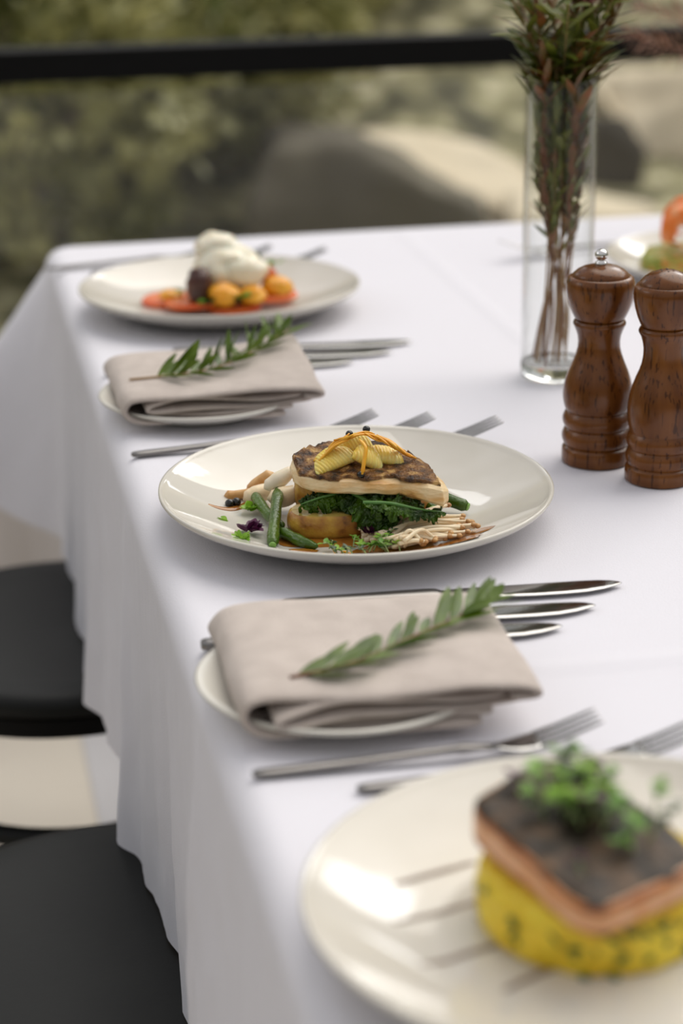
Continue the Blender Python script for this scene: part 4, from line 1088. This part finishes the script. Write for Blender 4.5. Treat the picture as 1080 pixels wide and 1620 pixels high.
# leaves and petals at the left
def tuft(name, label, cat, c, n, L, w, m_, seed, spread=1.0, up=0.35, frill=False):
    r = random.Random(seed); m = MB()
    for i in range(n):
        a = r.uniform(0, 2 * PI)
        d = Vector((math.cos(a) * spread, math.sin(a) * spread, up * r.uniform(0.3, 1.5))).normalized()
        m.leaf(W_(*c) + Vector((r.uniform(-1, 1) * L * .3, r.uniform(-1, 1) * L * .3, r.uniform(0, 1) * L * .1)), d, Vector((r.uniform(-.5, .5), r.uniform(-.5, .5), 1)), L * r.uniform(.6, 1.1), w * r.uniform(.7, 1.2), r.uniform(-.2, .4), 0.4, k=4)
    return single(m, name, m_, label, cat)
tuft('purple_leaf', 'dark purple frilly petals lying left of the green beans', 'petal', (0.2085, 1.367, SZ + 0.003), 16, 0.0105, 0.0065, PURPLE, 1, up=0.6)
tuft('frilly_herb', 'bright green frilly herb nearest the left rim below the purple petals', 'herb', (0.2000, 1.347, SZ + 0.0022), 30, 0.0085, 0.0048, LETTUCE, 2, up=0.5)
tuft('frilly_herb', 'bright green herb tuft behind the green beans at the sauce streak', 'herb', (0.2150, 1.411, SZ + 0.003), 18, 0.0085, 0.0048, LETTUCE, 3, up=0.7)
tuft('small_leaf', 'tiny pale leaf with a dark tip left of the purple petals', 'herb', (0.1945, 1.390, SZ + 0.0022), 4, 0.009, 0.004, LETTUCE, 4, up=0.2)

# enoki mushrooms
en = thing('enoki_cluster', 'fanned cluster of long cream enoki mushrooms in front of the fish', 'mushrooms', (0.318, 1.322, T + SZ))
EO = Vector((0.318, 1.322, T + SZ)); re_ = random.Random(12)
for i in range(46):
    f = (i * 0.618 + 0.1) % 1.0
    lay = re_.random()
    b0 = Vector((0.2815 + 0.020 * f + re_.uniform(-.003, .003), 1.338 - 0.040 * f + re_.uniform(-.004, .004), 0.0024 + 0.008 * lay))
    tip = Vector((0.352 - 0.020 * max(0, f - .6) / .4 + re_.uniform(-.010, .008), 1.352 - 0.052 * f + re_.uniform(-.005, .005), 0.003 + 0.008 * lay * (1 - .5 * f)))
    if i in (5, 9, 12): tip = Vector((0.3455 + .002 * (i - 8) * .3, 1.356, 0.0145)); b0 = Vector((0.296, 1.318, 0.007))
    if f > .8: tip.x -= 0.010
    mid = (b0 + tip) / 2 + Vector((re_.uniform(-.003, .003), re_.uniform(-.005, .005), re_.uniform(.0015, .007)))
    pp = smooth_path([b0, mid, tip], 7)
    o_ = [Vector((q.x, q.y, T + max(q.z + 0, 0) + plate_z(math.hypot(q.x - PC.x, q.y - PC.y))  )) - EO for q in pp]
    r0 = re_.uniform(0.0011, 0.0016)
    m = MB(); m.tube(o_, [r0 * (1.15 - 0.25 * j / len(o_)) for j in range(len(o_))], 8)
    s_ = m.build('mushroom_stem', ENOKI, en)
    m = MB(); m.blob(o_[-1], (0.0024, 0.0024, 0.0017), 0.1, 2, i, 12, 8); m.build('cap', ENOKICAP, s_)

def microgreen(label, c, h, seed, grp, lm=None, purple=False, lean=(0, 0), nm='microgreen_sprig', n=5, L=0.0045):
    r = random.Random(seed)
    t = thing(nm, label, 'microgreen', W_(*c), 0, grp)
    a = r.uniform(0, 2 * PI)
    tip = Vector((lean[0] + h * .5 * math.cos(a), lean[1] + h * .5 * math.sin(a), h * r.uniform(.35, .8)))
    p = smooth_path([(0, 0, 0.0006), tip * 0.5 + Vector((0, 0, h * .18)), tip], 6)
    m = MB(); m.tube(p, [0.00055] * len(p), 6); m.build('stem', MICROSTEM, t)
    m = MB()
    for i in range(n):
        u = 0.55 + 0.45 * i / max(1, n - 1); q = p[min(len(p) - 1, int(u * (len(p) - 1)))]
        b_ = r.uniform(0, 2 * PI); d = Vector((math.cos(b_), math.sin(b_), r.uniform(-.1, .5)))
        m.leaf(q, d, Vector((0, 0, 1)), L * r.uniform(.7, 1.2), L * r.uniform(.5, .75), r.uniform(-.2, .3), 0.3, k=4)
    m.build('leaves', lm or MICRO, t)
    return t
rm = random.Random(77)
for i in range(26):
    u = rm.random()
    microgreen('tiny green sprig in the microgreens at the front rim of the fish plate', (0.254 + 0.047 * u, 1.303 + rm.uniform(-.006, .018) , SZ + 0.0018), rm.uniform(.008, .016), 300 + i, 'microgreens on the fish plate', DARKMICRO if i % 4 == 0 else (LETTUCE if i % 3 == 0 else MICRO))
m = MB(); rr = random.Random(9)
for i in range(14): m.blob(W_(0.2545 + rr.uniform(-.008, .014), 1.3085 + rr.uniform(-.005, .005), SZ + 0.0026 + rr.uniform(0, .0014)), (.0013,) * 3, .05, 2, i, 10, 7)
stuff(single(m, 'roe_grains', ZEST, 'orange grains scattered under the microgreens at the front rim', 'garnish'))
tuft('purple_leaf', 'dark red leaf tucked between the potato and the enoki', 'petal', (0.287, 1.331, SZ + 0.007), 10, 0.009, 0.006, PURPLE, 8, up=0.6)

# ------------------------------------------------------------------ salmon dish (near plate)
m = MB()
MC = Vector((0.2775, 0.813))
prof = [(0.0001, 0), (0.050, 0), (0.0525, 0.004), (0.0535, 0.012), (0.053, 0.022), (0.0505, 0.0295), (0.046, 0.0315), (0.0001, 0.0318)]
pr2 = []
for (a, b_) in zip(prof, prof[1:]):
    for k in range(5): pr2.append((a[0] + (b_[0] - a[0]) * k / 5, a[1] + (b_[1] - a[1]) * k / 5))
pr2.append(prof[-1])
m.lathe(pr2, 110, capb=False, capt=False)
m.v = [tuple(Vector(v) + Vector((v[0], v[1], 0)).normalized() * (0.0022 * noise.fractal(Vector(v) * 95, .9, 2, 3)) + Vector((0, 0, 0.0012 * noise.noise(Vector(v) * 150) * min(1, v[2] / .01)))) for v in m.v]
mash = thing('yellow_mash', 'round mound of bright yellow herbed mash under the salmon', 'mash', (MC.x, MC.y, T + SZ))
m.build('mound', MASH, mash)
m = MB(); rr = random.Random(5)
for i in range(46):
    a = rr.uniform(0, 2 * PI) if i > 24 else rr.uniform(PI * .85, PI * 1.75); z = rr.uniform(.003, .028); k = 0.0535 + .0006
    c = Vector((k * math.cos(a), k * math.sin(a), z)); d = Vector((-math.sin(a), math.cos(a), rr.uniform(-1, 1))).normalized()
    m.leaf(c, d, Vector((math.cos(a), math.sin(a), 0)), rr.uniform(.004, .009), rr.uniform(.002, .0045), 0, .1, k=3)
stuff(m.build('herb_flecks', HERBFLECK, mash))

sal = thing('salmon_fillet', 'thick salmon portion skin up on the yellow mash', 'salmon', (0.265, 0.805, T + SZ + 0.0318))
SO = Vector((0.265, 0.805, SZ + 0.0318))
cb = [(0.280, 0.882), (0.2225, 0.840), (0.2500, 0.738), (0.3170, 0.768)]      # back, left, front, right corners
def sal_xy(s, t):
    """s: 0 left side .. 1 right side, t: 0 back .. 1 front"""
    a = Vector(cb[1]).lerp(Vector(cb[2]), t); b_ = Vector(cb[0]).lerp(Vector(cb[3]), t)
    return a.lerp(b_, s)
def loop_pt(k, inset):
    """rounded outline point"""
    a = 2 * PI * k; c, s = math.cos(a), math.sin(a); p = 6.0
    rr = (abs(c) ** p + abs(s) ** p) ** (-1 / p)
    return sal_xy(0.5 + 0.5 * c * rr * inset, 0.5 + 0.5 * s * rr * inset)
SK = 0.82                                             # thickness of the portion against 26 mm
secs = [(r_, z_ * SK) for r_, z_ in ((0.02, 0.0), (0.80, 0.0), (0.93, 0.0012), (0.985, 0.004), (1.0, 0.010), (0.995, 0.017), (0.98, 0.0225), (0.96, 0.0245), (0.5, 0.0258), (0.02, 0.026))]
def sal_pt(u, v):
    x = v * (len(secs) - 1); j = min(int(x), len(secs) - 2); f = x - j
    ins = secs[j][0] * (1 - f) + secs[j + 1][0] * f; z = secs[j][1] * (1 - f) + secs[j + 1][1] * f
    q = loop_pt(u, ins)
    p = Vector((q.x, q.y, SO.z + z))
    fr = max(0, (0.80 - q.y) / 0.06)
    p.z -= 0.0068 * fr * (z / (0.026 * SK)) ** 0.5          # thinner towards the front end
    n_ = noise.fractal(p * 55, .9, 2, 3)
    return p + Vector((0.0010 * n_, 0.0010 * n_, 0.0004 * n_ * (z > 0.002))) - SO
m = MB(); m.grid(sal_pt, 120, 46, closed_u=True); m.build('flesh', SALMON, sal)
def band(z0, z1, ex, m_, lab):
    m = MB()
    def fn(u, v):
        z = z0 + (z1 - z0) * v
        vv = 0
        for j in range(3, len(secs) - 2):
            if secs[j][1] <= z <= secs[j + 1][1]: vv = (j + (z - secs[j][1]) / max(1e-6, secs[j + 1][1] - secs[j][1])) / (len(secs) - 1)
        q = sal_pt(u, vv if vv else 3 / (len(secs) - 1)); c = Vector((0, 0, q.z)); k = ex * math.sin(PI * v) ** .5
        d = (q - c); d.z = 0
        return q + d.normalized() * (k + 0.0002)
    m.grid(fn, 120, 6, closed_u=True); o = m.build('seared_edge', m_, sal); o['label'] = lab
band(0.0190 * SK, 0.0243 * SK, 0.0005, SEARED, 'orange brown seared edge')
band(0.0042 * SK, 0.0075 * SK, 0.0003, SEARED, 'orange brown lower edge')
m = MB()
def sskin(u, v, dz):
    ins = 0.985 * (1 - v)
    q = loop_pt(u, max(ins, 0.01)); fr = max(0, (0.80 - q.y) / 0.06)
    p = Vector((q.x, q.y, SO.z + 0.0250 * SK + 0.0012 * (1 - ins ** 3) - 0.0068 * fr + dz))
    p.z += 0.0010 * noise.fractal(p * 60, .9, 2, 3)
    return p - SO
m.grid(lambda u, v: sskin(u, v, 0.0006 - 0.0018 * (v < 0.01)), 120, 16, closed_u=True)
m.build('skin', SALMONSKIN, sal)['label'] = 'dark crisp salmon skin'

rg = random.Random(21)
for i in range(48):
    s, t_ = 0.60 + rg.gauss(0, .17), 0.47 + rg.gauss(0, .15)
    q = sal_xy(min(.92, max(.08, s)), min(.8, max(.15, t_)))
    fr = max(0, (0.80 - q.y) / 0.06)
    k = i % 5
    lm, lab, gp = ((MICRO, 'green micro herb sprig heaped on the salmon skin', 'green micro herbs on the salmon'), (LETTUCE, 'pale green micro herb sprig heaped on the salmon skin', 'pale green micro herbs on the salmon'), (DARKMICRO, 'dark green micro herb sprig heaped on the salmon skin', 'dark micro herbs on the salmon'), (MICRO, 'green micro herb sprig heaped on the salmon skin', 'green micro herbs on the salmon'), (PURPLE, 'purple micro herb sprig heaped on the salmon skin', 'purple micro herbs on the salmon'))[k]
    microgreen(lab, (q.x, q.y, SO.z + 0.0262 * SK - 0.0068 * fr), rg.uniform(.014, .030), 400 + i, gp, lm, n=7, L=0.0062)

# brown streaks on the near plate
for i, (a, b_) in enumerate((((.193, .853), (.238, .874)), ((.186, .822), (.2335, .840)), ((.190, .786), (.2405, .802)), ((.221, .762), (.262, .780)))):
    m = MB(); n = 24; pp = []
    for j in range(n + 1):
        x = a[0] + (b_[0] - a[0]) * j / n; y = a[1] + (b_[1] - a[1]) * j / n + 0.0015 * math.sin(PI * j / n)
        pp.append(Vector((x, y, T + plate_z(math.hypot(x - PF.x, y - PF.y)) + 0.0003)))
    m.tube(pp, [0.0010 + 0.0010 * math.sin(PI * j / n) ** .5 for j in range(n + 1)], 8, sy=0.3)
    single(m, 'sauce_streak', BALSAMIC, ('thin brown sauce streak furthest back on the salmon plate', 'thin brown sauce streak second from the back on the salmon plate', 'thin brown sauce streak second from the front on the salmon plate', 'thin brown sauce streak nearest the camera on the salmon plate')[i], 'sauce', 'brown sauce streaks')

# ------------------------------------------------------------------ burrata dish (far plate)
def tom_slice(label, c, r, rz, tilt=0.0):
    t = thing('tomato_slice', label, 'tomato', W_(*c), rz, 'red tomato slices')
    m = MB(); m.lathe([(0.0001, 0), (r * .97, 0), (r, .0012), (r, .0038), (r * .97, .0050), (r * .9, .0052), (0.0001, .0052)], 48, capb=False, capt=False, wob=lambda a, z: 1 + .04 * math.sin(3 * a + c[0] * 90))
    m.build('flesh', TOMATO, t)
    m = MB()
    for k in range(6):
        a = 2 * PI * k / 6
        m.blob((r * .56 * math.cos(a), r * .56 * math.sin(a), .0052), (r * .24, r * .19, .0008), .1, 2, k, 12, 8)
    m.build('seed_pulp', TOMATOFLESH, t)
    t.rotation_euler = (tilt, 0, rz)
ZB = SZ + 0.0004
tom_slice('red tomato slice at the left end of the burrata salad', (0.2440, 2.080, ZB), 0.031, 0)
tom_slice('red tomato slice at the front left of the burrata', (0.262, 2.045, ZB + .0058), 0.031, 1, math.radians(-2))
tom_slice('red tomato slice in front of the burrata', (0.300, 2.038, ZB), 0.028, 2)
tom_slice('red tomato slice at the right end of the burrata salad', (0.337, 2.052, ZB + .0056), 0.030, 3, math.radians(2))
tom_slice('red tomato slice lying behind the burrata', (0.296, 2.095, ZB), 0.030, 4)
def cherry(label, c, r, m_, grp, sq=0.9):
    sq *= .78; c = (c[0], c[1], c[2] - r * .2)
    m = MB(); m.blob(W_(*c), (r, r, r * sq), .16, 1.5, c[0] * 99, 26, 18)
    single(m, 'cherry_tomato', m_, label, 'tomato', grp)
cherry('orange cherry tomato half just right of the dark fruit', (0.289, 2.022, ZB + .0215), 0.0165, ORANGETOM, 'orange cherry tomatoes')
cherry('orange cherry tomato half in the middle below the burrata', (0.317, 2.024, ZB + .0185), 0.0145, ORANGETOM, 'orange cherry tomatoes', .8)
cherry('orange cherry tomato half at the right end of the salad', (0.3465, 2.044, ZB + .0215), 0.0165, ORANGETOM, 'orange cherry tomatoes', .85)
cherry('orange tomato half at the left end beside the dark fruit', (0.2410, 2.062, ZB + .0145), 0.0125, ORANGETOM, 'orange cherry tomatoes', .55)
cherry('small red cherry tomato tucked right of the burrata', (0.336, 2.068, ZB + .030), 0.0135, TOMATO, 'red cherry tomatoes')
m = MB(); m.blob(W_(0.2655, 2.030, ZB + .026), (0.0125, 0.012, 0.0205), .2, 2, 4, 28, 20)
single(m, 'dark_fruit', DARKFIG, 'dark brown purple wedge standing left of the burrata', 'fruit')
m = MB()
m.blob(W_(0.298, 2.062, ZB + .036), (0.034, 0.030, 0.026), .14, 1.4, 5, 48, 32)
m.blob(W_(0.290, 2.068, ZB + .055), (0.023, 0.020, 0.0165), .16, 1.4, 6, 40, 28)
m.blob(W_(0.311, 2.050, ZB + .034), (0.026, 0.022, 0.0185), .16, 1.4, 7, 40, 28)
single(m, 'burrata', BURRATA, 'soft white burrata cheese on top of the tomatoes', 'cheese')
rb_ = random.Random(8)
for i, (x, y, z) in enumerate(((0.262, 2.014, .012), (0.272, 2.012, .011), (0.252, 2.035, .0195), (0.303, 2.008, .012), (0.306, 2.012, .016), (0.328, 2.058, .04), (0.345, 2.062, .036))):
    tuft('herb_leaf', 'small dark green herb leaf among the tomatoes on the far plate', 'herb', (x, y, ZB + z), 5, .011, .006, DARKMICRO if i % 2 else MICRO, 500 + i)['group'] = 'herb leaves on the burrata salad'

# ------------------------------------------------------------------ prawn salad (plate across the table)
AC = Vector((0.797, 2.070))
m = MB()
pr = [(0.0001, 0), (0.052, 0), (0.0545, 0.004), (0.055, 0.013), (0.054, 0.021), (0.050, 0.0245), (0.0001, 0.0255)]
pr2 = []
for (a, b_) in zip(pr, pr[1:]):
    for k in range(5): pr2.append((a[0] + (b_[0] - a[0]) * k / 5, a[1] + (b_[1] - a[1]) * k / 5))
pr2.append(pr[-1]); m.lathe(pr2, 90, capb=False, capt=False)
m.v = [tuple(Vector(v) * (1 + 0.10 * noise.fractal(Vector(v) * 70, .8, 2, 3)) if v[2] > .001 else v) for v in m.v]
tag(m.build('avocado_salsa', SALSA, loc=(AC.x, AC.y, T + SZ)), 'round stack of green avocado salsa with orange bits under the prawns', 'salsa')
def prawn(label, c, r, rz, tilt, seed):
    t = thing('prawn', label, 'prawn', W_(*c), 0, 'cooked prawns on the salsa')
    m = MB(); pts, rad = [], []
    for i in range(40):
        u = i / 39; a = -0.5 + 3.9 * u
        pts.append((r * math.cos(a), 0, r + r * math.sin(a) + .003)); rad.append((0.0165 - 0.0095 * u) * (1 + .10 * abs(math.sin(u * 22))) * min(1, .35 + u * 8))
    m.tube(pts, rad, 16); o = m.build('body', PRAWN, t)
    m2 = MB()
    for s in (-1, 0, 1): m2.leaf(pts[-1], Vector((.7, .5 * s, -.5)), (0, 0, 1), .016, .008, .1, k=4)
    tl = m2.build('tail', TOMATO, t)
    for q in (o, tl): q.rotation_euler = (tilt, 0, rz)
prawn('orange cooked prawn at the left on top of the avocado salsa', (0.782, 2.053, SZ + .024), 0.020, math.radians(12), math.radians(-10), 1)
prawn('orange cooked prawn at the right on top of the avocado salsa', (0.815, 2.080, SZ + .025), 0.020, math.radians(50), math.radians(-6), 2)
prawn('orange cooked prawn leaning at the back of the salsa', (0.800, 2.100, SZ + .027), 0.019, math.radians(-20), 0.1, 3)
tuft('dark_garnish', 'dark red garnish leaves on the very top of the prawns', 'garnish', (0.812, 2.06, SZ + .074), 8, .018, .008, PURPLE, 31, up=1.0)
